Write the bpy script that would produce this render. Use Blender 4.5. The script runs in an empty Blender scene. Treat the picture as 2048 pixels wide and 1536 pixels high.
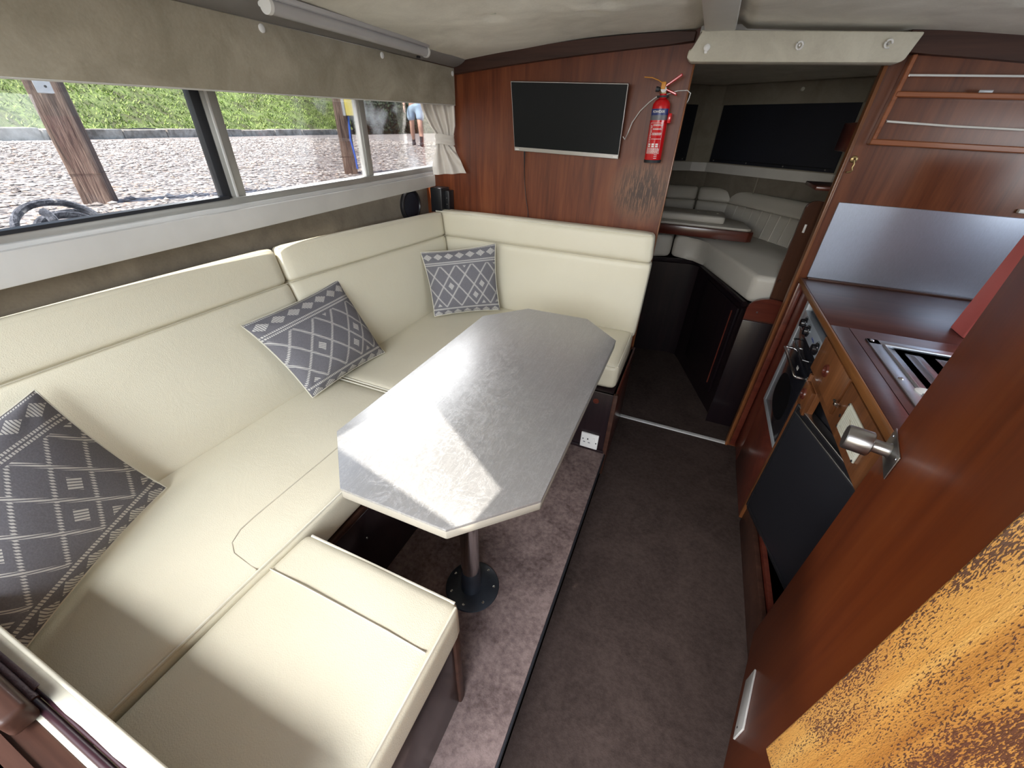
import bpy, bmesh, math, random
from mathutils import Vector, Matrix, noise
random.seed(7)
PI = math.pi
S = bpy.context.scene
COL = S.collection

# ------------------------------------------------------------------ camera, sky, lights, exposure
cd = bpy.data.cameras.new('camera'); cam = bpy.data.objects.new('camera', cd); COL.objects.link(cam)
cd.sensor_width = 36; cd.lens = 14.006; cd.clip_start = 0.01; cd.clip_end = 300
cam.matrix_world = Matrix(((0.91745, -0.23803, 0.31880, 0), (0.39676, 0.48771, -0.77764, 0),
                           (0.02962, 0.83993, 0.54189, 1.445), (0, 0, 0, 1)))
S.camera = cam
S.view_settings.view_transform = 'Standard'; S.view_settings.look = 'None'
S.view_settings.gamma = 1; S.view_settings.use_curve_mapping = False
S.view_settings.exposure = 0.3

W = bpy.data.worlds.new('sky'); S.world = W; W.use_nodes = True
wn = W.node_tree.nodes; wl = W.node_tree.links
for n in list(wn): wn.remove(n)
sky = wn.new('ShaderNodeTexSky'); sky.sky_type = 'NISHITA'; sky.sun_disc = False
sky.sun_elevation = math.radians(42); sky.sun_rotation = math.radians(200); sky.air_density = 1.0; sky.dust_density = 2.0
bg = wn.new('ShaderNodeBackground'); bg.inputs[1].default_value = 0.30
wo = wn.new('ShaderNodeOutputWorld'); wl.new(sky.outputs[0], bg.inputs[0]); wl.new(bg.outputs[0], wo.inputs[0])

def lamp(kind, name, loc, direction, energy, color=(1, 1, 1), size=None, angle=None):
    d = bpy.data.lights.new(name, kind); d.energy = energy; d.color = color
    if kind == 'AREA':
        d.shape = 'RECTANGLE'; d.size, d.size_y = size
    if angle is not None: d.angle = angle
    o = bpy.data.objects.new(name, d); COL.objects.link(o); o.location = loc
    o.rotation_euler = Vector(direction).to_track_quat('-Z', 'Y').to_euler()
    return o
lamp('SUN', 'sun', (-2, -6, 9), (0.16, 0.50, -0.84), 7.5, (1.0, 0.95, 0.86), angle=math.radians(0.6))
# daylight of the open cockpit behind the camera; other area lamps are added fill
lamp('AREA', 'cockpit_daylight', (-0.15, -1.30, 1.95), (-0.05, 1.0, -0.62), 78, (0.90, 0.95, 1.0), (1.7, 1.3))
lamp('AREA', 'bench_fill', (-0.30, -1.25, 2.40), (0.0, 0.78, -1.0), 55, (0.95, 0.98, 1.0), (1.5, 0.7))  # added fill lamp brightening the near bench
lamp('AREA', 'port_sky_fill', (-2.45, 2.35, 2.12), (0.78, -0.66, -0.52), 115, (0.98, 0.99, 1.0), (1.7, 0.9))  # added lamp in place of bright port sky, for table glare
lamp('AREA', 'starboard_fill', (1.28, 1.0, 1.40), (-1, 0, -0.25), 7, (0.88, 0.94, 1.0), (1.2, 0.26))  # added fill for an assumed starboard window

# ------------------------------------------------------------------ node helpers
class NB:
    def __init__(s, name):
        s.m = bpy.data.materials.new(name); s.m.use_nodes = True
        s.t = s.m.node_tree; s.n = s.t.nodes; s.l = s.t.links
        s.b = s.n['Principled BSDF']
    def new(s, t, **k):
        x = s.n.new(t)
        for a, v in k.items(): setattr(x, a, v)
        return x
    def put(s, sock, v):
        if isinstance(v, (int, float)): sock.default_value = v
        elif isinstance(v, (tuple, list)): sock.default_value = (*v, 1) if len(v) == 3 and sock.type == 'RGBA' else v
        else: s.l.new(v, sock)
    def M(s, op, a, b=None, c=None, clamp=False):
        x = s.new('ShaderNodeMath', operation=op, use_clamp=clamp)
        for i, v in enumerate((a, b, c)):
            if v is not None: s.put(x.inputs[i], v)
        return x.outputs[0]
    def coord(s, kind='Object', scale=(1, 1, 1), rot=(0, 0, 0)):
        tc = s.new('ShaderNodeTexCoord'); mp = s.new('ShaderNodeMapping')
        mp.inputs['Scale'].default_value = scale; mp.inputs['Rotation'].default_value = rot
        s.l.new(tc.outputs[kind], mp.inputs[0]); return mp.outputs[0]
    def noise(s, vec, scale, detail=4, rough=0.55, dist=0):
        x = s.new('ShaderNodeTexNoise'); s.l.new(vec, x.inputs['Vector'])
        x.inputs['Scale'].default_value = scale; x.inputs['Detail'].default_value = detail
        x.inputs['Roughness'].default_value = rough; x.inputs['Distortion'].default_value = dist
        return x.outputs[0]
    def voro(s, vec, scale, feature='F1', out='Distance', rnd=1):
        x = s.new('ShaderNodeTexVoronoi', feature=feature); s.l.new(vec, x.inputs['Vector'])
        x.inputs['Scale'].default_value = scale; x.inputs['Randomness'].default_value = rnd
        return x.outputs[out]
    def ramp(s, fac, stops):
        x = s.new('ShaderNodeValToRGB'); s.put(x.inputs[0], fac)
        e = x.color_ramp.elements
        while len(e) < len(stops): e.new(0.5)
        for i, (p, c) in enumerate(stops): e[i].position = p; e[i].color = (*c, 1)
        return x.outputs[0]
    def mix(s, f, a, b, mode='MIX'):
        x = s.new('ShaderNodeMix', data_type='RGBA', blend_type=mode)
        s.put(x.inputs[0], f); s.put(x.inputs[6], a); s.put(x.inputs[7], b); return x.outputs[2]
    def bump(s, h, strength=0.2, dist=0.01):
        x = s.new('ShaderNodeBump'); x.inputs['Strength'].default_value = strength
        x.inputs['Distance'].default_value = dist; s.l.new(h, x.inputs['Height'])
        s.l.new(x.outputs[0], s.b.inputs['Normal'])
    def set(s, col=None, rough=None, metal=None, coat=None, spec=None, coatrough=0.1):
        for k, v in (('Base Color', col), ('Roughness', rough), ('Metallic', metal), ('Coat Weight', coat), ('Specular IOR Level', spec)):
            if v is not None: s.put(s.b.inputs[k], v)
        s.b.inputs['Coat Roughness'].default_value = coatrough
        return s.m

def plain(name, col, rough=0.5, metal=0, coat=0, var=0.06, spec=0.5, bs=0, bd=60):
    b = NB(name); v = b.coord(); n = b.noise(v, 9, 4)
    c2 = tuple(max(0, x * (1 - var * 2)) for x in col)
    c1 = tuple(min(1, x * (1 + var)) for x in col)
    b.set(b.ramp(n, [(0.3, c2), (0.7, c1)]), rough, metal, coat, spec)
    if bs: b.bump(b.noise(v, bd, 3), bs, 0.004)
    return b.m

def vinyl(name, c1, c2, rough=0.42):
    b = NB(name); v = b.coord()
    n = b.noise(v, 2.2, 4)
    b.set(b.ramp(n, [(0.25, c2), (0.75, c1)]), rough, spec=0.45)
    cr = b.noise(b.coord(scale=(1, 1, 1)), 7, 6, 0.7, 1.5)
    fine = b.voro(v, 260, 'DISTANCE_TO_EDGE')
    b.bump(b.M('ADD', b.M('MULTIPLY', cr, 0.9), b.M('MULTIPLY', fine, 0.35)), 0.16, 0.01)
    return b.m

def suede(name, dark, light, scale=7):
    b = NB(name); v = b.coord()
    n = b.noise(v, scale, 6, 0.62, 0.6); f = b.noise(v, 160, 2)
    k = b.M('ADD', b.M('MULTIPLY', n, 0.85), b.M('MULTIPLY', f, 0.15))
    b.set(b.ramp(k, [(0.34, dark), (0.66, light)]), 0.78, spec=0.25)
    b.bump(b.noise(v, 120, 3), 0.1, 0.004)
    return b.m

def wood(name, dark, mid, light, axis='z', rough=0.28, coat=0.5, gs=1.0, worn=None, coatrough=0.16):
    b = NB(name)
    sc = {'z': (14, 14, 0.9), 'x': (0.9, 14, 14), 'y': (14, 0.9, 14)}[axis]
    v = b.coord(scale=tuple(q * gs for q in sc))
    n = b.noise(v, 1.6, 6, 0.62, 0.7)
    pores = b.noise(b.coord(scale=tuple(q * gs * 9 for q in sc)), 1.0, 2)
    k = b.M('ADD', b.M('MULTIPLY', n, 0.8), b.M('MULTIPLY', pores, 0.2))
    col = b.ramp(k, [(0.34, dark), (0.5, mid), (0.68, light)])
    big = b.noise(b.coord(), 2.3, 3)
    col = b.mix(b.M('MULTIPLY', big, 0.35), col, dark)
    rg = rough
    if worn:   # worn varnish patch: centre, radii, pale and dark colour
        (cx, cy, cz), (rx, ry, rz), pale, drk = worn
        tc = b.new('ShaderNodeNewGeometry'); sx = b.new('ShaderNodeSeparateXYZ'); b.l.new(tc.outputs['Position'], sx.inputs[0])
        q = None
        for i, (c, r) in enumerate(((cx, rx), (cy, ry), (cz, rz))):
            t = b.M('POWER', b.M('ABSOLUTE', b.M('DIVIDE', b.M('SUBTRACT', sx.outputs[i], c), r)), 2)
            q = t if q is None else b.M('ADD', q, t)
        mask = b.M('SUBTRACT', 1, q, clamp=True)
        st = b.noise(b.coord(scale=(170, 170, 15)), 1.0, 4, 0.65)
        a = b.M('MULTIPLY', b.M('GREATER_THAN', b.M('ADD', st, b.M('MULTIPLY', mask, 0.16)), 0.60), mask, clamp=True)
        col = b.mix(b.M('MULTIPLY', mask, 0.55), col, pale)
        col = b.mix(a, col, drk)
    b.set(col, rg, coat=coat, spec=0.28, coatrough=coatrough)
    b.bump(b.noise(v, 5, 3), 0.05, 0.004)
    return b.m

def glass(name, tint=(1, 1, 1), refl=1.0):
    b = NB(name); b.n.remove(b.b)
    out = b.n['Material Output']; tr = b.new('ShaderNodeBsdfTransparent'); gl = b.new('ShaderNodeBsdfGlossy')
    gl.inputs['Roughness'].default_value = 0.02; tr.inputs[0].default_value = (*tint, 1)
    fr = b.new('ShaderNodeFresnel'); fr.inputs[0].default_value = 1.45
    smear = b.noise(b.coord(scale=(1, 1, 1)), 5, 5)
    mx = b.new('ShaderNodeMixShader'); b.l.new(b.M('MULTIPLY', fr.outputs[0], refl), mx.inputs[0])
    b.l.new(tr.outputs[0], mx.inputs[1]); b.l.new(gl.outputs[0], mx.inputs[2])
    df = b.new('ShaderNodeBsdfDiffuse'); df.inputs[0].default_value = (0.9, 0.95, 1, 1)
    m2 = b.new('ShaderNodeMixShader')
    b.l.new(b.M('MULTIPLY', b.M('GREATER_THAN', smear, 0.56), b.M('MULTIPLY', b.M('SUBTRACT', smear, 0.56), 0.9)), m2.inputs[0])
    b.l.new(mx.outputs[0], m2.inputs[1]); b.l.new(df.outputs[0], m2.inputs[2])
    b.l.new(m2.outputs[0], out.inputs[0]); return b.m

MT = {}
MT['cream'] = vinyl('cream_vinyl', (0.72, 0.67, 0.525), (0.665, 0.61, 0.465))
MT['cream_seam'] = plain('cream_seam', (0.57, 0.52, 0.41), 0.6)
MT['cream_pipe'] = plain('cream_piping', (0.70, 0.66, 0.54), 0.45)
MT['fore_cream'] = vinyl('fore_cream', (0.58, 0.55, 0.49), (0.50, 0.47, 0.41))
MT['suede'] = suede('taupe_suede', (0.26, 0.23, 0.17), (0.40, 0.36, 0.28))
MT['suede_dark'] = suede('dark_taupe_suede', (0.13, 0.11, 0.085), (0.21, 0.18, 0.14))
MT['headliner'] = suede('headliner_suede', (0.64, 0.61, 0.53), (0.82, 0.79, 0.70), 5)
MT['header'] = suede('header_suede', (0.47, 0.435, 0.35), (0.60, 0.565, 0.46), 8)
MT['white_board'] = plain('white_board', (0.60, 0.585, 0.55), 0.45, var=0.03)
MT['grey_board'] = plain('grey_board', (0.42, 0.40, 0.38), 0.5, var=0.03)
MT['table_edge'] = plain('table_edge_band', (0.40, 0.37, 0.31), 0.4, 0.2, var=0.03)
MT['alu'] = plain('window_aluminium', (0.46, 0.46, 0.43), 0.42, 0.55, var=0.05)
MT['alu_white'] = plain('pale_aluminium', (0.70, 0.70, 0.68), 0.38, 0.2, var=0.03)
MT['rubber'] = plain('black_rubber', (0.015, 0.017, 0.022), 0.55)
MT['black'] = plain('black_plastic', (0.012, 0.012, 0.014), 0.35)
MT['screen'] = plain('screen_glass', (0.004, 0.005, 0.006), 0.35, spec=0.2, var=0)
MT['white'] = plain('white_plastic', (0.78, 0.77, 0.74), 0.35, var=0.02)
MT['offwhite'] = plain('ivory_plastic', (0.74, 0.74, 0.62), 0.4, var=0.02)
MT['mahog'] = wood('mahogany_panel', (0.072, 0.015, 0.004), (0.140, 0.033, 0.009), (0.205, 0.058, 0.018), worn=((-0.23, 2.03, 1.22), (0.17, 0.3, 0.15), (0.26, 0.15, 0.09), (0.045, 0.020, 0.012)), coatrough=0.38, coat=0.10, rough=0.40)
MT['mahog_r'] = wood('mahogany_starboard', (0.075, 0.019, 0.007), (0.145, 0.042, 0.015), (0.21, 0.068, 0.025), coatrough=0.3)
MT['mahog_dark'] = wood('dark_mahogany_beam', (0.030, 0.012, 0.008), (0.055, 0.023, 0.015), (0.085, 0.038, 0.025), axis='x', rough=0.5, coat=0.08)
MT['mahog_red'] = wood('red_mahogany', (0.065, 0.012, 0.008), (0.11, 0.024, 0.014), (0.16, 0.04, 0.022), axis='x')
MT['worktop'] = wood('worktop_veneer', (0.050, 0.017, 0.015), (0.075, 0.028, 0.022), (0.115, 0.046, 0.034), axis='x', rough=0.35, coat=0.3, gs=0.6, coatrough=0.3)
MT['teak'] = wood('orange_teak_trim', (0.13, 0.045, 0.012), (0.25, 0.095, 0.026), (0.36, 0.15, 0.045), axis='y', rough=0.4, coat=0.3)
MT['teak_z'] = wood('orange_teak_upright', (0.10, 0.035, 0.012), (0.20, 0.072, 0.024), (0.30, 0.115, 0.04), axis='z', rough=0.4, coat=0.3)
MT['rail'] = wood('rail_teak', (0.16, 0.050, 0.020), (0.27, 0.090, 0.036), (0.36, 0.13, 0.055), axis='x', rough=0.4, coat=0.3)
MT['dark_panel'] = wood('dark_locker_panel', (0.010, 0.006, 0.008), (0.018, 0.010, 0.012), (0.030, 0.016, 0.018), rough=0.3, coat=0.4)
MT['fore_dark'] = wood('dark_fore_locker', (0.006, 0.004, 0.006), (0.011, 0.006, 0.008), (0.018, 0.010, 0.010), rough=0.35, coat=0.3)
MT['door_red'] = wood('varnished_door', (0.145, 0.025, 0.004), (0.210, 0.041, 0.006), (0.265, 0.060, 0.010), rough=0.45, coat=0.15, gs=0.45, coatrough=0.22)
MT['brass'] = plain('aged_brass', (0.34, 0.25, 0.12), 0.35, 0.9)
MT['chrome'] = plain('chrome', (0.65, 0.65, 0.66), 0.15, 1.0, var=0.02)
MT['steel'] = plain('satin_steel', (0.50, 0.49, 0.48), 0.32, 1.0, var=0.03)
MT['navy'] = plain('navy_window_cover', (0.006, 0.008, 0.017), 0.6, var=0.1, bs=0.15, bd=90)
MT['red_paint'] = plain('extinguisher_red', (0.55, 0.008, 0.012), 0.22, coat=0.5, var=0.02)
MT['print_white'] = plain('white_print', (0.72, 0.70, 0.68), 0.4, var=0.02)
MT['print_blue'] = plain('blue_print', (0.02, 0.035, 0.16), 0.35, var=0.02)
MT['print_grey'] = plain('grey_print', (0.13, 0.13, 0.15), 0.4, var=0.02)
MT['yellow_tie'] = plain('yellow_tie', (0.62, 0.25, 0.02), 0.45)
MT['pink'] = plain('pink_edge', (0.72, 0.17, 0.16), 0.55, var=0.03)
MT['pink_red'] = plain('red_cover', (0.55, 0.06, 0.06), 0.5, var=0.03)
MT['elastic'] = plain('white_elastic', (0.66, 0.66, 0.64), 0.5, var=0.02)
MT['maroon_shade'] = plain('maroon_vinyl_shade', (0.030, 0.010, 0.014), 0.35)  # maroon darkened to stand for the unlit stretch of the rolls
MT['maroon'] = plain('maroon_vinyl_piping', (0.115, 0.070, 0.078), 0.42, var=0.12, bs=0.4, bd=140)
MT['surround'] = plain('grey_surround', (0.36, 0.38, 0.40), 0.4, 0.3, var=0.1)
MT['panel_blue'] = plain('brushed_control_panel', (0.50, 0.55, 0.62), 0.3, 0.6, var=0.03)
MT['enamel'] = plain('black_enamel', (0.010, 0.010, 0.013), 0.14, coat=0.4)
MT['fridge'] = plain('dark_grey_fridge', (0.014, 0.014, 0.018), 0.5, var=0.03, spec=0.3)
MT['plate_dark'] = plain('painted_base_plate', (0.040, 0.048, 0.062), 0.33, 0.3, var=0.25)
MT['brown_bulk'] = plain('brown_corner', (0.05, 0.022, 0.012), 0.5, var=0.2)

def carpet(name, d, l):
    b = NB(name); v = b.coord(); n = b.noise(v, 5, 6, 0.65, 1.2); f = b.noise(v, 60, 5, 0.7)
    k = b.M('ADD', b.M('MULTIPLY', n, 0.5), b.M('MULTIPLY', f, 0.5))
    b.set(b.ramp(k, [(0.36, d), (0.62, l)]), 0.85, spec=0.15)
    b.bump(f, 0.35, 0.006); return b.m
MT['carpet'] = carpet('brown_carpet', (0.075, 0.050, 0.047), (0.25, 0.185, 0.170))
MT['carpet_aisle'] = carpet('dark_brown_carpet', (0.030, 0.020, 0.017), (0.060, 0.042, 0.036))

def brushed(name, base, rough, tablelike=False):
    b = NB(name); v = b.coord()
    br = b.noise(b.coord(scale=(260, 6, 40)), 1, 3)
    sc = b.voro(b.coord(scale=(1, 1, 1), rot=(0, 0, 0.5)), 34, 'DISTANCE_TO_EDGE')
    d1 = b.noise(v, 9, 6, 0.7, 3.0)
    lines = b.M('LESS_THAN', b.M('ABSOLUTE', b.M('SUBTRACT', d1, 0.5)), 0.009)
    d2 = b.noise(b.coord(scale=(2.2, 0.5, 1), rot=(0, 0, 0.35)), 14, 5, 0.7, 2.0)
    lines2 = b.M('LESS_THAN', b.M('ABSOLUTE', b.M('SUBTRACT', d2, 0.52)), 0.011)
    fine = b.noise(v, 90, 4, 0.75, 2.0)
    k = b.M('ADD', b.M('MULTIPLY', br, 0.35), b.M('MULTIPLY', fine, 0.35))
    if tablelike:
        k = b.M('ADD', k, b.M('MULTIPLY', b.M('ADD', lines, lines2), 0.3))
        rg = b.M('ADD', rough, b.M('MULTIPLY', b.M('ADD', lines, fine), 0.12))
    else: rg = rough
    c2 = tuple(min(1, x * 1.3) for x in base)
    b.set(b.ramp(k, [(0.2, base), (0.75, c2)]), rg, 0.72 if tablelike else 0.9)
    b.bump(k, 0.22 if tablelike else 0.05, 0.003); return b.m
MT['table'] = brushed('brushed_table_steel', (0.47, 0.465, 0.46), 0.33, True)
MT['splash'] = brushed('brushed_splash_steel', (0.48, 0.53, 0.63), 0.36)
MT['sink'] = brushed('sink_steel', (0.55, 0.58, 0.63), 0.34)

def golden():
    b = NB('weathered_golden_teak')
    v = b.coord(scale=(10, 10, 0.7)); n = b.noise(v, 2.2, 5, 0.6, 0.6)
    col = b.ramp(n, [(0.3, (0.46, 0.18, 0.035)), (0.5, (0.70, 0.33, 0.075)), (0.7, (0.82, 0.46, 0.13))])
    sp = b.noise(b.coord(scale=(760, 760, 210)), 1.0, 2, 0.55)
    reg = b.noise(b.coord(scale=(16, 16, 5)), 1.1, 4)
    m = b.M('GREATER_THAN', b.M('ADD', sp, b.M('MULTIPLY', reg, 0.8)), 0.955)
    col = b.mix(b.M('MULTIPLY', m, 0.92), col, (0.085, 0.035, 0.028))
    red = b.noise(b.coord(scale=(7, 7, 2)), 1.3, 3)
    col = b.mix(b.M('MULTIPLY', b.M('GREATER_THAN', red, 0.62), 0.14), col, (0.30, 0.08, 0.03))
    b.set(col, 0.34, coat=0.35, coatrough=0.22)
    b.bump(b.M('ADD', b.M('MULTIPLY', sp, 0.6), b.M('MULTIPLY', b.noise(b.coord(scale=(400, 400, 120)), 1, 2), 0.5)), 0.3, 0.003)
    return b.m
MT['golden'] = golden()

def cushion_print():
    b = NB('grey_printed_cotton')
    tc = b.new('ShaderNodeTexCoord'); sx = b.new('ShaderNodeSeparateXYZ'); b.l.new(tc.outputs['UV'], sx.inputs[0])
    u, v = sx.outputs[0], sx.outputs[1]; M = b.M
    def band(x, lo, hi): return M('MULTIPLY', M('GREATER_THAN', x, lo), M('LESS_THAN', x, hi))
    hv = M('GREATER_THAN', M('FRACT', M('MULTIPLY', M('ADD', u, M('MULTIPLY', v, 0.15)), 62)), 0.36)      # upright hatching
    hd = M('GREATER_THAN', M('FRACT', M('MULTIPLY', M('ADD', u, M('MULTIPLY', v, 0.9)), 44)), 0.38)       # slanting hatching
    def rows(vc, hh):
        fu = M('ABSOLUTE', M('SUBTRACT', M('FRACT', M('MULTIPLY', u, 7)), 0.5))
        fv = M('ABSOLUTE', M('DIVIDE', M('SUBTRACT', v, vc), hh))
        return M('MULTIPLY', M('LESS_THAN', M('ADD', M('MULTIPLY', fu, 2.25), fv), 1.0), hv)
    dia = M('MAXIMUM', rows(0.905, 0.052), rows(0.025, 0.05))
    st = M('MAXIMUM', band(v, 0.800, 0.818), M('MAXIMUM', band(v, 0.770, 0.788), M('MAXIMUM', band(v, 0.085, 0.11), band(v, 0.978, 0.99))))
    st = M('MULTIPLY', st, hv)
    jag = M('MULTIPLY', M('SUBTRACT', M('FRACT', M('MULTIPLY', M('ADD', u, M('MULTIPLY', v, 0.9)), 44)), 0.5), 0.10)
    p0 = M('MULTIPLY', u, 4.6); p = M('ADD', p0, jag); q = M('MULTIPLY', M('SUBTRACT', v, 0.13), 3.15)
    a1 = M('FRACT', M('ADD', M('ADD', p, q), 0.5)); a2 = M('FRACT', M('ADD', M('SUBTRACT', p, q), 10.5))
    l1 = M('LESS_THAN', M('ABSOLUTE', M('SUBTRACT', a1, 0.5)), 0.055); l2 = M('LESS_THAN', M('ABSOLUTE', M('SUBTRACT', a2, 0.5)), 0.055)
    lat = M('MULTIPLY', M('MULTIPLY', M('MAXIMUM', l1, l2), hd), band(v, 0.125, 0.75))
    # small hatched lozenges in every third cell of the lattice
    n1 = M('FLOOR', M('ADD', M('ADD', p0, q), 0.0)); n2 = M('FLOOR', M('ADD', M('SUBTRACT', p0, q), 10.0))
    b1 = M('FRACT', M('ADD', p0, q)); b2 = M('FRACT', M('ADD', M('SUBTRACT', p0, q), 10.0))
    b1 = M('ABSOLUTE', M('SUBTRACT', b1, 0.5)); b2 = M('ABSOLUTE', M('SUBTRACT', b2, 0.5))
    pick = M('LESS_THAN', M('FRACT', M('MULTIPLY', M('SINE', M('ADD', M('MULTIPLY', n1, 12.9), M('MULTIPLY', n2, 7.7))), 437.5)), 0.30)
    loz = M('MULTIPLY', M('MULTIPLY', M('LESS_THAN', M('MAXIMUM', b1, b2), 0.19), pick), M('MULTIPLY', hd, band(v, 0.14, 0.74)))
    ink = M('MAXIMUM', M('MAXIMUM', dia, st), M('MAXIMUM', lat, loz))
    wv = b.noise(b.coord(), 300, 2)
    base = b.ramp(wv, [(0.3, (0.145, 0.138, 0.150)), (0.7, (0.175, 0.168, 0.182))])
    b.set(b.mix(ink, base, (0.56, 0.54, 0.50)), 0.8, spec=0.2); b.bump(wv, 0.15, 0.002)
    return b.m
MT['print'] = cushion_print()

# ------------------------------------------------------------------ mesh helpers
class B:
    """collects shapes in world coordinates"""
    def __init__(s): s.bm = bmesh.new()
    def _bevel(s, geo, r, seg=2):
        if r > 0:
            es = list({e for f in geo for e in f.edges})
            bmesh.ops.bevel(s.bm, geom=es, offset=r, segments=seg, profile=0.5, affect='EDGES', clamp_overlap=True)
    def hexa(s, c, r=0.0, seg=2):
        """c: 8 corners, bottom four counter-clockwise then top four"""
        v = [s.bm.verts.new(p) for p in c]
        fs = [s.bm.faces.new([v[i] for i in q]) for q in ((3, 2, 1, 0), (4, 5, 6, 7), (0, 1, 5, 4), (1, 2, 6, 5), (2, 3, 7, 6), (3, 0, 4, 7))]
        s._bevel(fs, r, seg); return s
    def box(s, a, b, r=0.0, seg=2, rz=0, piv=None):
        (x0, y0, z0), (x1, y1, z1) = a, b
        c = [(x0, y0, z0), (x1, y0, z0), (x1, y1, z0), (x0, y1, z0), (x0, y0, z1), (x1, y0, z1), (x1, y1, z1), (x0, y1, z1)]
        if rz:
            p = Vector(piv or ((x0 + x1) / 2, (y0 + y1) / 2, 0)); R = Matrix.Rotation(rz, 3, 'Z')
            c = [R @ (Vector(q) - p) + p for q in c]
        return s.hexa(c, r, seg)
    def prism(s, poly, vec, r=0.0, seg=2):
        """polygon (list of 3D points) pushed along vec"""
        vec = Vector(vec); a = [s.bm.verts.new(p) for p in poly]; b = [s.bm.verts.new(Vector(p) + vec) for p in poly]
        n = len(poly); fs = [s.bm.faces.new(a[::-1]), s.bm.faces.new(b)]
        for i in range(n): fs.append(s.bm.faces.new((a[i], a[(i + 1) % n], b[(i + 1) % n], b[i])))
        s._bevel(fs, r, seg); return s
    def tube(s, pts, r, n=8, cap=True):
        pts = [Vector(p) for p in pts]; rs = r if isinstance(r, (list, tuple)) else [r] * len(pts)
        rings = []; up = Vector((0.13, 0.21, 0.97))
        for i, p in enumerate(pts):
            t = (pts[min(i + 1, len(pts) - 1)] - pts[max(i - 1, 0)]).normalized()
            if abs(t.dot(up)) > 0.95: up = Vector((0.97, 0.2, 0.1))
            x = t.cross(up).normalized(); y = t.cross(x)
            rings.append([s.bm.verts.new(p + rs[i] * (math.cos(2 * PI * k / n) * x + math.sin(2 * PI * k / n) * y)) for k in range(n)])
        for a, b in zip(rings, rings[1:]):
            for k in range(n): s.bm.faces.new((a[k], a[(k + 1) % n], b[(k + 1) % n], b[k]))
        if cap: s.bm.faces.new(rings[0][::-1]); s.bm.faces.new(rings[-1])
        return s
    def lathe(s, o, axis, prof, n=24):
        """prof: (distance along axis, radius)"""
        o = Vector(o); ax = Vector(axis).normalized(); q = ax.to_track_quat('Z', 'Y').to_matrix()
        rings = []
        for d, r in prof:
            rings.append([s.bm.verts.new(o + ax * d + q @ Vector((r * math.cos(2 * PI * k / n), r * math.sin(2 * PI * k / n), 0))) for k in range(n)])
        for a, b in zip(rings, rings[1:]):
            for k in range(n): s.bm.faces.new((a[k], a[(k + 1) % n], b[(k + 1) % n], b[k]))
        s.bm.faces.new(rings[0][::-1]); s.bm.faces.new(rings[-1]); return s
    def grid(s, fn, nu, nv, thick=None):
        g = [[s.bm.verts.new(fn(i / nu, j / nv)) for j in range(nv + 1)] for i in range(nu + 1)]
        fs = [s.bm.faces.new((g[i][j], g[i + 1][j], g[i + 1][j + 1], g[i][j + 1])) for i in range(nu) for j in range(nv)]
        if thick: bmesh.ops.solidify(s.bm, geom=fs, thickness=thick)
        return s
    def pad(s, c, r=0.02, bulge=(0, 0, 0), n=10, wob=0.0, seed=0):
        """soft upholstered block from 8 corners (bottom ccw, top ccw): rounded edges and swelling faces"""
        c = [Vector(p) for p in c]
        L = [((c[1] - c[0]).length + (c[6] - c[7]).length) / 2, ((c[3] - c[0]).length + (c[6] - c[5]).length) / 2, ((c[4] - c[0]).length + (c[6] - c[2]).length) / 2]
        def tri(a, b, d):
            wa, wb, wd = (a + 1) / 2, (b + 1) / 2, (d + 1) / 2
            bot = c[0] * (1 - wa) * (1 - wb) + c[1] * wa * (1 - wb) + c[2] * wa * wb + c[3] * (1 - wa) * wb
            top = c[4] * (1 - wa) * (1 - wb) + c[5] * wa * (1 - wb) + c[6] * wa * wb + c[7] * (1 - wa) * wb
            return bot * (1 - wd) + top * wd
        vm = {}
        def vert(key):
            if key in vm: return vm[key]
            P = []
            for i in range(3):      # denser rows near the edges
                t = key[i] / n * 2 - 1
                P.append(math.sin(t * PI / 2))
            h = [l / 2 for l in L]; w = [P[i] * h[i] for i in range(3)]
            rr = [min(r, 0.49 * l) for l in L]; rm = min(rr)
            inn = [max(-(h[i] - rm), min(h[i] - rm, w[i])) for i in range(3)]
            d = Vector([w[i] - inn[i] for i in range(3)])
            if d.length > 1e-9: d = d.normalized() * rm
            q = [inn[i] + d[i] for i in range(3)]
            for i in range(3):
                if abs(P[i]) > 0.999 and bulge[i]:
                    o = [j for j in range(3) if j != i]
                    k = (1 - P[o[0]] ** 2) ** 0.5 * (1 - P[o[1]] ** 2) ** 0.5
                    q[i] += math.copysign(bulge[i] * k, P[i])
            p = tri(*[q[i] / h[i] for i in range(3)])
            if wob:
                p = p + Vector((0, 0, 1)) * wob * noise.noise(p * 6 + Vector((seed, 0, 0)))
            vm[key] = s.bm.verts.new(p); return vm[key]
        def face(ax, side):
            o = [j for j in range(3) if j != ax]
            for i in range(n):
                for j in range(n):
                    ks = []
                    for a, b_ in ((0, 0), (1, 0), (1, 1), (0, 1)):
                        k = [0, 0, 0]; k[ax] = side * n; k[o[0]] = i + a; k[o[1]] = j + b_; ks.append(tuple(k))
                    try: s.bm.faces.new([vert(k) for k in ks])
                    except ValueError: pass
        for ax in range(3):
            for side in (0, 1): face(ax, side)
        return s

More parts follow.
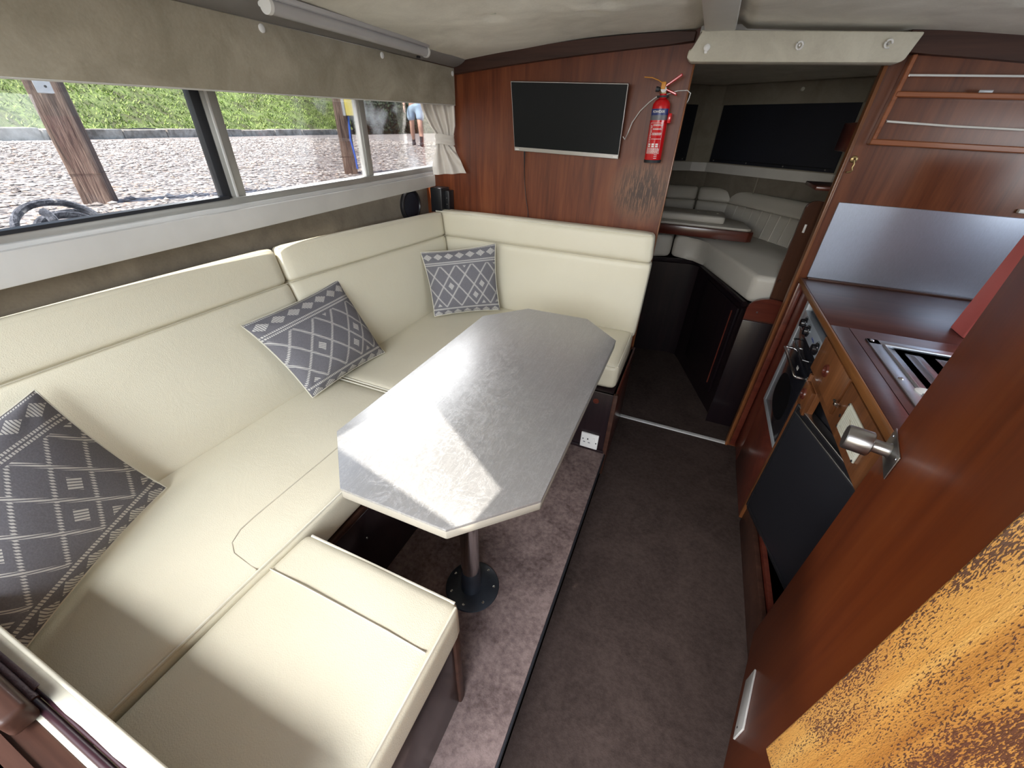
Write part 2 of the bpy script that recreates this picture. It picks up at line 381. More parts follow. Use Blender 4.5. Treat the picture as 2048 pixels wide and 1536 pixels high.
def tag(o, label=None, cat=None, group=None, kind=None):
    if label: o['label'] = label
    if cat: o['category'] = cat
    if group: o['group'] = group
    if kind: o['kind'] = kind
    return o
def base_of(o):
    p = Vector(o.location); q = o.parent
    while q: p = p + Vector(q.location); q = q.parent
    return p
def obj(name, b, mat, parent=None, label=None, cat=None, group=None, kind=None, smooth=True, angle=40):
    bm = b.bm
    bmesh.ops.recalc_face_normals(bm, faces=bm.faces[:])
    if parent is None:
        xs = [v.co for v in bm.verts]
        org = Vector(((min(p.x for p in xs) + max(p.x for p in xs)) / 2, (min(p.y for p in xs) + max(p.y for p in xs)) / 2, min(p.z for p in xs)))
        off = org
    else:
        org = Vector((0, 0, 0)); off = base_of(parent)
    bmesh.ops.translate(bm, verts=bm.verts[:], vec=-off)
    me = bpy.data.meshes.new(name); bm.to_mesh(me); bm.free()
    mats = mat if isinstance(mat, (list, tuple)) else [mat]
    for m in mats: me.materials.append(MT[m] if isinstance(m, str) else m)
    if smooth:
        me.polygons.foreach_set('use_smooth', [True] * len(me.polygons))
        me.set_sharp_from_angle(angle=math.radians(angle))
    o = bpy.data.objects.new(name, me); COL.objects.link(o); o.location = org
    if parent: o.parent = parent
    return tag(o, label, cat, group, kind)
def thing(name, loc, label, cat, group=None, kind=None):
    o = bpy.data.objects.new(name, None); COL.objects.link(o); o.location = loc; o.empty_display_size = 0.05
    return tag(o, label, cat, group, kind)
def struct(name, b, mat, parent=None, label=None, smooth=True):
    return obj(name, b, mat, parent, label, None, None, None if parent else 'structure', smooth)
def sgroup(name, loc, label=None): return thing(name, loc, label, None, None, 'structure')
def copy_at(o, delta, parent):
    c = o.copy(); COL.objects.link(c); c.parent = parent; c.location = Vector(o.location) + Vector(delta); return c
def text(name, body, mat, parent, org, xdir, ydir, size, depth=0.0006, align='CENTER'):
    cu = bpy.data.curves.new(name, 'FONT'); cu.body = body; cu.size = size; cu.extrude = depth; cu.align_x = align; cu.align_y = 'CENTER'
    t = bpy.data.objects.new(name, cu); COL.objects.link(t)
    me = bpy.data.meshes.new_from_object(t); bpy.data.objects.remove(t); me.name = name
    me.materials.clear(); me.materials.append(MT[mat])
    x = Vector(xdir).normalized(); y = Vector(ydir).normalized(); z = x.cross(y)
    R = Matrix((x, y, z)).transposed().to_4x4(); R.translation = Vector(org) - base_of(parent)
    me.transform(R)
    o = bpy.data.objects.new(name, me); COL.objects.link(o); o.parent = parent; return o
V = Vector
# ================================================================== SETTING
# aisle floor and the raised dinette floor
fl = B(); fl.prism([(-0.125, -0.5, -0.02), (0.56, -0.5, -0.02), (0.545, 2.03, -0.02), (0.50, 2.2, -0.02), (0.50, 3.1, -0.02), (-0.6, 3.1, -0.02), (-0.6, 2.0, -0.02), (-0.125, 2.0, -0.02)], (0, 0, 0.02))
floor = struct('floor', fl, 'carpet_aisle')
b = B().box((-0.75, -0.5, 0.0), (-0.129, 2.0, 0.128)); pf = struct('floor', b, 'mahog_dark')
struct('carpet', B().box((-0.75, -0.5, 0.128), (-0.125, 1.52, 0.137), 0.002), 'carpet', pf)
struct('nosing', B().box((-0.129, -0.5, 0.110), (-0.119, 1.512, 0.131), 0.003), 'rubber', pf)
t = B().box((-0.142, 2.025, 0.0), (0.462, 2.05, 0.006), 0.002); th = struct('trim_1', t, 'alu_white', label='bright metal threshold strip across the dark floor')
for k in range(4): obj('screw', B().lathe((-0.07 + k * 0.15, 2.037, 0.006), (0, 0, 1), [(0, 0.003), (0.0012, 0.0025)], 8), 'steel', th)

# port side: hull lining, white board, aluminium window, upper lining
wl_ = B(); wl_.box((-1.41, -0.5, 0.0), (-1.375, 2.03, 1.20)); wall_left = struct('wall_left', wl_, 'suede_dark')
struct('upper_lining', B().box((-1.38, -0.5, 1.535), (-1.345, 2.03, 1.76)), 'grey_board', wall_left)
def yslab(x0, x1, za, zb, ya, yb, r=0.0):    # slab along y whose bottom / top heights follow the sheer: za = (z0 at ya, z1 at ya), zb at yb
    return B().hexa([(x0, ya, za[0]), (x1, ya, za[0]), (x1, yb, zb[0]), (x0, yb, zb[0]), (x0, ya, za[1]), (x1, ya, za[1]), (x1, yb, zb[1]), (x0, yb, zb[1])], r)
struct('trim_2', yslab(-1.345, -1.287, (1.108, 1.186), (1.171, 1.224), -0.45, 1.985, 0.004), 'white_board', label='wide cream white board under the cabin window')
win = sgroup('window_1', (-1.33, 0.9, 1.2), 'long aluminium framed cabin window in three panes')
struct('window_frame', yslab(-1.350, -1.308, (1.186, 1.208), (1.224, 1.262), -0.45, 2.03, 0.003), 'alu', win)
struct('window_frame', yslab(-1.322, -1.300, (1.180, 1.194), (1.219, 1.238), -0.45, 2.0, 0.003), 'alu_white', win)
struct('rubber_seal', yslab(-1.330, -1.3035, (1.2065, 1.2145), (1.236, 1.2445), -0.45, 0.875), 'rubber', win)
struct('window_frame', B().box((-1.350, -0.45, 1.530), (-1.308, 2.03, 1.56), 0.003), 'alu', win)
struct('mullion', B().box((-1.346, 0.893, 1.222), (-1.316, 0.940, 1.535), 0.002), 'alu', win)
struct('mullion_channel', B().box((-1.340, 0.905, 1.222), (-1.312, 0.912, 1.535), 0.001), 'alu_white', win)
struct('rubber_seal', B().box((-1.344, 0.866, 1.222), (-1.318, 0.893, 1.535), 0.002), 'rubber', win)
struct('mullion', B().box((-1.346, 1.520, 1.240), (-1.318, 1.552, 1.535), 0.002), 'alu', win)
struct('rubber_seal', B().box((-1.342, 1.508, 1.240), (-1.322, 1.520, 1.535), 0.002), 'alu_white', win)
MT['glass'] = glass('window_glass', refl=0.6); MT['glass_s'] = glass('salt_smeared_glass', refl=0.6)
for y0, y1, m in ((-0.45, 0.875, 'glass'), (0.93, 1.515, 'glass_s'), (1.545, 2.20, 'glass_s')):
    struct('pane', B().box((-1.334, y0, 1.20), (-1.331, y1, 1.54)), m, win)
# cornice between pelmet and headliner
def cornice(u, v):
    a = v * PI / 2; y = -0.4 + u * 2.425
    return V((-1.160 + 0.075 * math.sin(a), y, 1.650 + 0.014 * u + 0.050 * max(0, 1 - math.cos(a)) ** 0.8))
struct('trim_3', B().grid(cornice, 24, 8, 0.004), 'grey_board', label='pale rounded cornice between pelmet and headliner')

# ceiling: curved buttoned headliner, white centre strip
BT = [(-0.711, 1.187), (-0.713, 1.476), (-0.434, 1.56), (-0.35, 1.48), (-0.711, 0.9), (-0.4, 1.2), (0.30, 1.30), (0.62, 1.6), (0.62, 1.1), (-0.71, 0.6), (0.3, 0.8)]
def zc(x): return 1.762 - 0.075 * ((x + 0.08) / 1.05) ** 2
def ceil_fn(u, v):
    x = -1.10 + u * 2.36; y = 0.22 + v * 1.82
    z = zc(x) + 0.006 * noise.noise(V((x * 3, y * 3, 0))) - 0.012 * max(0, noise.noise(V((x * 1.6, y * 2.2, 4))))
    for bx, by in BT:
        d = math.hypot(x - bx, y - by); z += 0.016 * math.exp(-(d / 0.035) ** 2) - 0.010 * math.exp(-(d / 0.14) ** 2) + 0.004 * math.exp(-(d / 0.1) ** 2) * math.sin(8 * math.atan2(y - by, x - bx))
    if x > -0.14 and x < 0.0: z += 0.012
    return V((x, y, z))
c = B().grid(ceil_fn, 110, 84); ceiling = struct('ceiling', c, 'headliner')
struct('roof_panel', B().box((-1.41, 0.2, 1.785), (1.3, 2.06, 1.81)), 'grey_board', ceiling)
# added unseen roof: blocks sun, its gap shaped to light the table
HQ = [(-0.42, -0.19), (-0.40, -0.06), (-0.74, 0.17), (-0.81, -0.11)]
HO = [(1.33, -0.74), (1.33, 0.215), (-1.41, 0.215), (-1.41, -0.74)]
hb_ = B()
for i in range(4):
    a, c_, d_, e_ = HO[i], HO[(i + 1) % 4], HQ[(i + 1) % 4], HQ[i]
    hb_.prism([(*a, 1.785), (*c_, 1.785), (*d_, 1.785), (*e_, 1.785)], (0, 0, 0.025))
struct('sun_gap_roof', hb_, 'grey_board', ceiling)
struct('centre_strip', B().box((-0.119, 0.22, 1.742), (-0.021, 1.985, 1.758), 0.004), 'white_board', ceiling)
for bx, by in BT[:9]:
    if -0.13 < bx < 0.0: continue
    obj('button', B().box((bx - 0.008, by - 0.011, zc(bx) - 0.002), (bx + 0.008, by + 0.011, zc(bx) + 0.006), 0.003), 'offwhite', ceiling)
for y in (1.387, 1.737, 1.02):
    obj('button', B().box((-1.10, y - 0.011, 1.690), (-1.085, y + 0.011, 1.697), 0.002), 'offwhite', ceiling)
# coachroof end and hatch coaming behind the camera
struct('trim_4', B().box((-1.41, 0.17, 1.70), (1.3, 0.215, 1.81), 0.005), 'grey_board')

# forward bulkhead: port panel, starboard panel, dark curved beams
def bulk(poly, m, name='wall_front'):
    return struct(name, B().prism([(x, 2.03, z) for x, z in poly], (0, 0.022, 0)), m)
bl = bulk([(-1.375, 0.0), (-0.139, 0.0), (-0.139, 1.79), (-1.375, 1.79), (-1.375, 1.54), (-1.285, 1.54), (-1.285, 1.24), (-1.375, 1.24)], 'mahog')
struct('edge_lipping', B().box((-0.139, 2.028, 0.0), (-0.133, 2.054, 1.74), 0.001), 'teak_z', bl)
br = bulk([(0.468, 0.0), (1.30, 0.0), (1.30, 1.79), (0.468, 1.79)], 'mahog_r')
struct('edge_lipping', B().box((0.458, 2.022, 0.0), (0.470, 2.060, 1.72), 0.002), 'teak_z', br)
struct('corner_moulding', B().box((0.474, 2.006, 0.02), (0.500, 2.03, 0.925), 0.004), 'mahog_red', br)
struct('bulkhead_head', B().box((-0.139, 2.03, 1.672), (0.468, 2.052, 1.79)), 'white_board', br)
def beam(xa, xb, n, zt, zb):
    P = [(xa + (xb - xa) * i / n) for i in range(n + 1)]
    return B().prism([(x, 1.998, zb(x)) for x in P] + [(x, 1.998, zt(x)) for x in reversed(P)], (0, 0.032, 0), 0.003, 1)
struct('trim_5', beam(-1.165, -0.150, 12, lambda x: 1.757 - 0.074 * ((x + 0.15) / 1.0) ** 2, lambda x: 1.726 - 0.050 * max(0, -(x + 0.15)) ** 0.9 - 0.035 * (x + 0.15) ** 2), 'mahog_dark', label='dark curved wooden beam above the television wall')
struct('trim_6', beam(0.485, 1.28, 10, lambda x: 1.740 - 0.07 * max(0, x - 0.45) ** 1.1 - 0.06 * (x - 0.45) ** 2, lambda x: 1.684 - 0.07 * (x - 0.45) - 0.05 * (x - 0.45) ** 2), 'mahog_dark', label='dark curved wooden beam above the galley wall')
# cream header pad over the doorway, with snap buttons
hd = struct('trim_7', B().prism([(-0.130, 1.93, 1.748), (-0.138, 1.93, 1.700), (-0.158, 1.93, 1.695), (-0.160, 1.93, 1.672), (-0.145, 1.93, 1.660), (0.470, 1.93, 1.648), (0.483, 1.93, 1.655), (0.505, 1.93, 1.722)], (0, 0.065, 0), 0.006, 2), 'header', label='padded cream suede header above the doorway')
obj('button', B().lathe((-0.099, 1.93, 1.699), (0, -1, 0), [(0, 0.011), (0.004, 0.010), (0.006, 0.006)], 16), 'white', hd)
obj('button', B().box((-0.105, 1.925, 1.682), (-0.095, 1.93, 1.692), 0.002), 'white', hd)
for x, z in ((0.184, 1.697), (0.424, 1.695)):
    g = B(); n = 18
    g.tube([(x + 0.009 * math.cos(2 * PI * k / n), 1.927, z + 0.010 * math.sin(2 * PI * k / n)) for k in range(n + 1 if x < 0.3 else n - 2)], 0.003, 6); obj('snap_ring', g, 'white', hd)
    obj('snap_centre', B().lathe((x, 1.93, z), (0, -1, 0), [(0, 0.004), (0.003, 0.003)], 10), 'steel', hd)
# starboard side wall (with an opening for its own window) and aft bulkhead
ws = B(); ws.box((1.30, -0.5, 0), (1.33, 2.05, 1.24)); ws.box((1.30, -0.5, 1.55), (1.33, 2.05, 1.81)); wall_right = struct('wall_right', ws, 'mahog_r')
b = B(); b.box((-1.41, -0.10, 0.0), (-0.26, -0.085, 0.745)); wall_back = struct('wall_back', b, 'mahog_dark')
struct('side_panel', B().box((-1.41, -0.5, 0.0), (-1.375, -0.08, 1.76)), 'suede_dark', wall_back)
struct('side_panel', B().box((0.62, -0.10, 0.0), (1.33, -0.085, 1.81)), 'mahog_r', wall_back)
# upholstered capping with maroon piping along the aft bulkhead
cap = thing('bulkhead_capping', (-0.75, -0.05, 0.70), 'cream vinyl bulkhead capping with maroon piping and shade-darkened roll ends in the lower left corner', 'capping')
def xroll(y, z, r, x0, x1, ry=None):
    return B().tube([(x0 + (x1 - x0) * i / 12, y, z + 0.0006 * math.sin(i * 2.3)) for i in range(13)], r, 12)
obj('cream_pad', B().box((-1.37, -0.040, 0.722), (-0.26, -0.0195, 0.752), 0.005, 3), 'header', cap)
obj('cream_edge', xroll(-0.0205, 0.7500, 0.0032, -1.37, -0.26), 'cream_pipe', cap)
obj('maroon_roll', xroll(-0.0375, 0.748, 0.0048, -1.37, -0.702), 'maroon', cap)
obj('maroon_roll', xroll(-0.0465, 0.746, 0.0055, -1.37, -0.690), 'maroon', cap)
obj('shaded_roll', xroll(-0.0385, 0.747, 0.0036, -0.705, -0.26), 'maroon_shade', cap, 'maroon roll end coloured dark as shaded')  # same roll carried on, its shade put into the colour
obj('shaded_roll', xroll(-0.0480, 0.745, 0.0050, -0.694, -0.26), 'maroon_shade', cap, 'maroon roll end coloured dark as shaded')
obj('cream_strip', B().box((-1.37, -0.0585, 0.720), (-0.26, -0.0495, 0.745), 0.002), 'header', cap)
obj('wood_ledge', B().box((-1.37, -0.10, 0.710), (-0.26, -0.0585, 0.740), 0.003), 'mahog_dark', cap)
tag(obj('wooden_handhold', B().box((-1.05, -0.080, 0.747), (-0.655, -0.0500, 0.788), 0.008, 3), 'mahog_dark'), 'small rounded dark wooden block in the bottom left corner of the cabin', 'block')

# ================================================================== SEATING
def locker(name, b, lab, m='dark_panel'):
    t = thing(name, (0, 0, 0), lab, 'locker', 'wooden seat bases of the dinette'); return t
t = thing('bench_locker', (-1.0, 0.8, 0.128), 'long dark wooden seat base under the window seat', 'locker', 'dinette seat bases')
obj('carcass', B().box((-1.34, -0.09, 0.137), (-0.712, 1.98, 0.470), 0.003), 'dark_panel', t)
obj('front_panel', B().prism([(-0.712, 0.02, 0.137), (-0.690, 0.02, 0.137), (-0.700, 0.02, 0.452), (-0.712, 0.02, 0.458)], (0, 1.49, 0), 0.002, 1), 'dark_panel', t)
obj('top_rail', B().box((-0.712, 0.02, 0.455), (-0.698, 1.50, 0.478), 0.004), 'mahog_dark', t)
obj('finger_hole', B().lathe((-0.6905, 0.72, 0.34), (1, 0, 0.02), [(0, 0.030), (0.003, 0.027), (0.0031, 0.018), (0.0005, 0.017)], 24), 'mahog_red', t)
for y in (0.55, 0.95): obj('screw', B().lathe((-0.695, y, 0.36), (1, 0, 0), [(0, 0.004), (0.004, 0.003)], 10), 'steel', t)
t2 = thing('bench_locker', (-0.4, 1.75, 0.128), 'dark seat base under the far bench carrying a white socket', 'locker', 'dinette seat bases')
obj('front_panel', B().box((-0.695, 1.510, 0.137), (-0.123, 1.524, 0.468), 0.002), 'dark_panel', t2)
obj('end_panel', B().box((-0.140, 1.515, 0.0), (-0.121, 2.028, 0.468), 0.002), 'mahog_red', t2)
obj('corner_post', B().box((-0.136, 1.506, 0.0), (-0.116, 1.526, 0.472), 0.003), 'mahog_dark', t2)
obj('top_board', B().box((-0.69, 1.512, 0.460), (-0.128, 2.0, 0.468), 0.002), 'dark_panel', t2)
obj('finger_hole', B().lathe((-0.207, 1.5095, 0.418), (0, -1, 0), [(0, 0.014), (0.003, 0.012), (0.0031, 0.008), (0.0005, 0.008)], 16), 'mahog_red', t2)
obj('skirting', B().box((-0.69, 1.500, 0.137), (-0.13, 1.511, 0.150), 0.002), 'dark_panel', t2)
t3 = thing('bench_locker', (-0.48, 0.15, 0.128), 'dark seat base under the near bench by the bottom edge', 'locker', 'dinette seat bases')
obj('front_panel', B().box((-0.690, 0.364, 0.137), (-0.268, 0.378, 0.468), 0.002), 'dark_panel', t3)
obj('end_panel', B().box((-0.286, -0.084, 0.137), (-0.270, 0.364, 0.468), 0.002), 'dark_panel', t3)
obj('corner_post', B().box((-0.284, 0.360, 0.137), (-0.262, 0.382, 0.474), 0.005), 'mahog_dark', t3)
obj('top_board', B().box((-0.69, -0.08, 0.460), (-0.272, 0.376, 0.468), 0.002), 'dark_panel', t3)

def piping(parent, pts, r=0.0032, m='cream_pipe', name='piping'): obj(name, B().tube(pts, r, 6), m, parent)
def block8(x0, x1, y0, y1, z0, z1): return [(x0, y0, z0), (x1, y0, z0), (x1, y1, z0), (x0, y1, z0), (x0, y0, z1), (x1, y0, z1), (x1, y1, z1), (x0, y1, z1)]
def seat(label, c8, edges, r=0.022, bulge=(0.004, 0.004, 0.008), seams=()):
    cx = [sum(p[i] for p in c8) / 8 for i in range(3)]
    t = thing('seat_cushion', (cx[0], cx[1], min(p[2] for p in c8)), label, 'seat cushion', 'cream seat cushions of the dinette')
    obj('pad', B().pad(c8, r, bulge, 20, 0.004, cx[1]), 'cream', t, angle=70)
    for e in edges: piping(t, e)
    for s_ in seams: obj('seam', B().tube(s_, 0.0018, 5), 'cream_seam', t)
    return t
# window seat in two lengths
seat('long cream seat cushion under the window, nearest the camera', block8(-1.20, -0.700, -0.078, 0.964, 0.482, 0.597),
     [[(-0.706, y, 0.592 + 0.0015 * math.sin(y * 9)) for y in [-0.06 + i * 0.05 for i in range(21)]], [(x, 0.960, 0.594) for x in [-1.18 + i * 0.05 for i in range(10)]]],
     seams=[[(-0.708, 0.262, 0.598), (-0.745, 0.264, 0.602), (-0.785, 0.268, 0.603), (-0.815, 0.285, 0.603), (-0.830, 0.318, 0.604), (-0.833, 0.36, 0.604), (-0.833, 0.62, 0.604), (-0.833, 0.95, 0.600)]])
seat('shorter cream seat cushion under the window, by the corner cushion', block8(-1.20, -0.700, 0.971, 1.925, 0.482, 0.597),
     [[(-0.706, y, 0.592) for y in [0.98 + i * 0.045 for i in range(13)]], [(x, 0.975, 0.594) for x in [-1.18 + i * 0.05 for i in range(10)]]],
     seams=[[(-0.833, 0.98, 0.600), (-0.833, 1.3, 0.604), (-0.833, 1.53, 0.602)]])
seat('cream bench cushion below the television, at the far end of the table', block8(-0.694, -0.140, 1.535, 1.935, 0.480, 0.597),
     [[(-0.69 + i * 0.0534, 1.541, 0.592) for i in range(11)], [(-0.146, 1.545 + i * 0.038, 0.592) for i in range(11)]])
seat('cream bench cushion at the near end of the table, seam across its top', block8(-0.690, -0.258, -0.078, 0.388, 0.480, 0.597),
     [[(-0.67 + i * 0.04, 0.382, 0.592) for i in range(11)], [(-0.264, -0.05 + i * 0.0425, 0.592) for i in range(11)]],
     seams=[[(-0.68, 0.276, 0.6015), (-0.58, 0.2755, 0.6065), (-0.47, 0.275, 0.607), (-0.36, 0.2745, 0.6065), (-0.27, 0.274, 0.601)]])

# backrests: lower panel and padded roll on top
def backrest(label, bot, mid, top, zb, zm, zt, tb, n_, rounded=0.02, ends=None):
    """bot, mid, top: ((x,y) at start, (x,y) at end) of the front face; tb: thickness vector away from the seat"""
    t = thing('back_cushion', ((bot[0][0] + bot[1][0]) / 2, (bot[0][1] + bot[1][1]) / 2, zb), label, 'backrest', 'cream backrests of the dinette')
    def c8(lo, hi, z0, z1, kk):
        a0, a1 = V((*lo[0], z0)), V((*lo[1], z0)); b0, b1 = V((*hi[0], z1)), V((*hi[1], z1))
        k0, k1 = kk
        return [a0, a1, a1 + V(k0), a0 + V(k0), b0, b1, b1 + V(k1), b0 + V(k1)]
    obj('panel', B().pad(c8(bot, mid, zb, zm, (n_[0], n_[1])), 0.018, (0.002, 0.006, 0.0), 16, 0, 1), 'cream', t, angle=70)
    obj('head_roll', B().pad(c8(mid, top, zm - 0.004, zt, (n_[1], n_[2])), rounded, (0.0, 0.006, 0.003), 16, 0, 2), 'cream', t, angle=70)
    m0, m1 = V((*mid[0], zm)), V((*mid[1], zm)); p0, p1 = V((*top[0], zt)), V((*top[1], zt))
    nrm = -V(n_[1]).normalized()
    obj('seam', B().tube([m0.lerp(m1, i / 10) + nrm * -0.001 for i in range(11)], 0.0013, 5), 'cream_seam', t)
    a = (m1 - m0).normalized()
    piping(t, [p0.lerp(p1, 0.01 + 0.98 * i / 10) - nrm * 0.006 - V((0, 0, 0.006)) for i in range(11)])
    return t
backrest('long cream backrest under the window, left of the seam', ((-1.168, -0.078), (-1.166, 0.978)), ((-1.272, -0.078), (-1.292, 0.985)), ((-1.300, -0.078), (-1.330, 0.992)), 0.585, 0.945, 1.060, 0,
         ((-0.10, 0, 0.0), (-0.075, 0, 0), (-0.038, 0, 0)))
backrest('shorter cream backrest under the window, between the seam and the corner', ((-1.166, 0.984), (-1.163, 1.918)), ((-1.292, 0.992), (-1.200, 1.920)), ((-1.330, 1.000), (-1.216, 1.922)), 0.585, 0.945, 1.060, 0,
         ((-0.10, 0, 0.0), (-0.075, 0, 0), (-0.038, 0, 0)))
backrest('cream backrest along the wall below the television', ((-1.24, 1.920), (-0.134, 1.920)), ((-1.26, 1.930), (-0.128, 1.930)), ((-1.28, 1.934), (-0.140, 1.940)), 0.565, 0.938, 1.063, 0,
         ((0, 0.090, 0.0), (0, 0.084, 0), (0, 0.080, 0)), 0.024)

# scatter cushions
def scatter(label, TL, TR, BR, BL, nrm, th=0.055, seed=0, tuck=()):
    TL, TR, BR, BL = map(V, (TL, TR, BR, BL)); N = V(nrm).normalized()
    cen = (TL + TR + BR + BL) / 4
    t = thing('scatter_cushion', (cen.x, cen.y, min(BR.z, BL.z)), label, 'cushion', 'grey patterned scatter cushions')
    n = 36; bm = bmesh.new(); uvl = bm.loops.layers.uv.new('UVMap'); vs = {}
    def pos(i, j, s):
        u, v = i / n, j / n; a, b_ = 2 * u - 1, 2 * v - 1
        pin = 0.030 * (1 - a * a) * abs(b_) ** 3, 0.030 * (1 - b_ * b_) * abs(a) ** 3     # edges draw in between the corners
        uu = u - math.copysign(pin[1], a); vv = v - math.copysign(pin[0], b_)
        p = BL * (1 - uu) * (1 - vv) + BR * uu * (1 - vv) + TR * uu * vv + TL * (1 - uu) * vv
        k = max(0, (1 - a ** 2)) ** 0.55 * max(0, (1 - b_ ** 2)) ** 0.55
        w = 0.006 * noise.noise(V((u * 3.2, v * 3.2, seed))) * k
        cr = 0.0
        for ca, cb in ((1, 1), (1, -1), (-1, 1), (-1, -1)):      # radiating creases at the corners
            d = math.hypot(a - ca, b_ - cb); an = math.atan2(b_ - cb, a - ca)
            cr += 0.004 * math.exp(-(d / 0.5) ** 2) * math.sin(9 * an + seed) * min(1, d * 4)
        return p + N * (s * (th * k) * (1 if s > 0 else 0.3) + w + cr)
    for s in (1, -1):
        for i in range(n + 1):
            for j in range(n + 1):
                rim = i in (0, n) or j in (0, n)
                key = (i, j, 0 if rim else s)
                if key not in vs: vs[key] = bm.verts.new(pos(i, j, s))
    for s in (1, -1):
        for i in range(n):
            for j in range(n):
                ks = [(i, j), (i + 1, j), (i + 1, j + 1), (i, j + 1)]
                if s < 0: ks = ks[::-1]
                f = bm.faces.new([vs[(a, c_, 0 if (a in (0, n) or c_ in (0, n)) else s)] for a, c_ in ks])
                for l, (a, c_) in zip(f.loops, ks): l[uvl].uv = (a / n, c_ / n)
    h = B(); h.bm.free(); h.bm = bm
    obj('cover', h, 'print', t, angle=80)
    rim = [pos(i, 0, 0) for i in range(0, n + 1, 3)] + [pos(n, j, 0) for j in range(3, n + 1, 3)] + [pos(i, n, 0) for i in range(n - 3, -1, -3)] + [pos(0, j, 0) for j in range(n - 3, -1, -3)]
    obj('piping', B().tube(rim, 0.0022, 5), 'cream_pipe', t)
    return t
scatter('grey patterned cushion at the left edge, the largest in view', (-1.075, -0.065, 0.915), (-1.225, 0.255, 0.935), (-1.115, 0.325, 0.612), (-0.925, -0.045, 0.612), (0.80, -0.36, 0.42), 0.070, 1)
scatter('grey patterned cushion in the middle of the window seat, behind the table', (-1.235, 0.732, 0.890), (-1.262, 1.180, 0.905), (-1.085, 1.185, 0.612), (-1.095, 0.800, 0.612), (0.86, 0.06, 0.5), 0.064, 2)
scatter('grey patterned cushion in the far corner of the seat', (-1.212, 1.690, 0.905), (-0.880, 1.862, 0.952), (-0.842, 1.845, 0.612), (-1.105, 1.610, 0.612), (0.48, -0.82, 0.30), 0.060, 3)

# ================================================================== TABLE
tb = thing('dinette_table', (-0.39, 0.88, 0.137), 'octagonal brushed steel table on a round metal leg', 'table')
oc = [(-0.637, 0.500), (-0.506, 0.371), (-0.270, 0.374), (-0.139, 0.508), (-0.143, 1.268), (-0.277, 1.402), (-0.514, 1.394), (-0.639, 1.248)]
obj('tabletop', B().prism([(x, y, 0.838) for x, y in oc], (0, 0, 0.007), 0.0015, 2), 'table', tb)
oc2 = [(x * 0.998 - 0.0008, 0.885 + (y - 0.885) * 0.998) for x, y in oc]
obj('table_edge', B().prism([(x, y, 0.816) for x, y in oc2], (0, 0, 0.022), 0.002, 1), 'table_edge', tb)
for y0, s_ in ((0.655, 1), (1.15, 0)):
    lg = obj('leg', B().lathe((-0.39, y0, 0.150), (0, 0, 1), [(0, 0.029), (0.655, 0.027), (0.668, 0.027)], 28), 'chrome', tb)
    obj('leg_socket', B().lathe((-0.39, y0, 0.141), (0, 0, 1), [(0, 0.036), (0.012, 0.034), (0.10, 0.031), (0.104, 0.029)], 28), 'plate_dark', tb)
    obj('upper_flange', B().lathe((-0.39, y0, 0.800), (0, 0, 1), [(0, 0.032), (0.008, 0.07), (0.016, 0.08)], 24), 'plate_dark', tb)
    bp_ = obj('base_plate', B().lathe((-0.39, y0 + 0.008, 0.137), (0, 0, 1), [(0, 0.090), (0.004, 0.088), (0.008, 0.078), (0.013, 0.046), (0.014, 0.03)], 40), 'plate_dark', tb)
    for k in range(7):
        a = 2 * PI * k / 7 + 0.3
        obj('screw', B().lathe((-0.39 + 0.072 * math.cos(a), y0 + 0.008 + 0.072 * math.sin(a), 0.144), (0, 0, 1), [(0, 0.005), (0.003, 0.0045), (0.004, 0.002)], 10), 'chrome', bp_)

# ================================================================== FORWARD WALL THINGS
tv = thing('television', (-0.60, 1.99, 1.34), 'black flat television tilted on the wooden bulkhead', 'television')
q = [V((-0.848, 1.998, 1.352)), V((-0.360, 1.996, 1.342)), V((-0.355, 1.950, 1.600)), V((-0.855, 1.950, 1.609))]
nt = (q[1] - q[0]).cross(q[3] - q[0]).normalized(); nt = nt if nt.y < 0 else -nt
obj('casing', B().prism([p - nt * 0.002 for p in q], -nt * 0.020, 0.003, 1), 'black', tv)
cn = sum(q, V()) / 4
obj('bezel', B().prism([p for p in q], -nt * 0.006, 0.001, 1), 'steel', tv)
def inset(p, s_, zb=0.0): return cn + (p - cn) * s_ + V((0, 0, zb))
ins = [q[0].lerp(q[1], 0.005).lerp(q[3], 0.062), q[1].lerp(q[0], 0.005).lerp(q[2], 0.062), q[2].lerp(q[3], 0.006).lerp(q[1], 0.01), q[3].lerp(q[2], 0.006).lerp(q[0], 0.01)]
obj('screen', B().prism([p + nt * 0.0012 for p in ins], -nt * 0.002), 'screen', tv, smooth=False)
for u in (0.03, 0.97): obj('badge', B().prism([q[0].lerp(q[1], u + du).lerp(q[3].lerp(q[2], u + du), dv) + nt * 0.001 for du, dv in ((-0.018, 0.018), (0.018, 0.018), (0.018, 0.038), (-0.018, 0.038))], nt * 0.0004), 'print_white', tv)
obj('wall_mount', B().box((-0.66, 1.995, 1.42), (-0.54, 2.028, 1.54), 0.003), 'black', tv)
tag(obj('power_lead', B().tube([(-0.800, 2.004, 1.352), (-0.800, 2.008, 1.32), (-0.803, 2.020, 1.27), (-0.798, 2.024, 1.20), (-0.790, 2.024, 1.15), (-0.775, 2.022, 1.09), (-0.77, 2.02, 1.03)], [0.004, 0.003, 0.0016, 0.0016, 0.0016, 0.0016, 0.0016], 6), 'black'), 'thin black lead hanging from the television down to the backrest', 'cable')
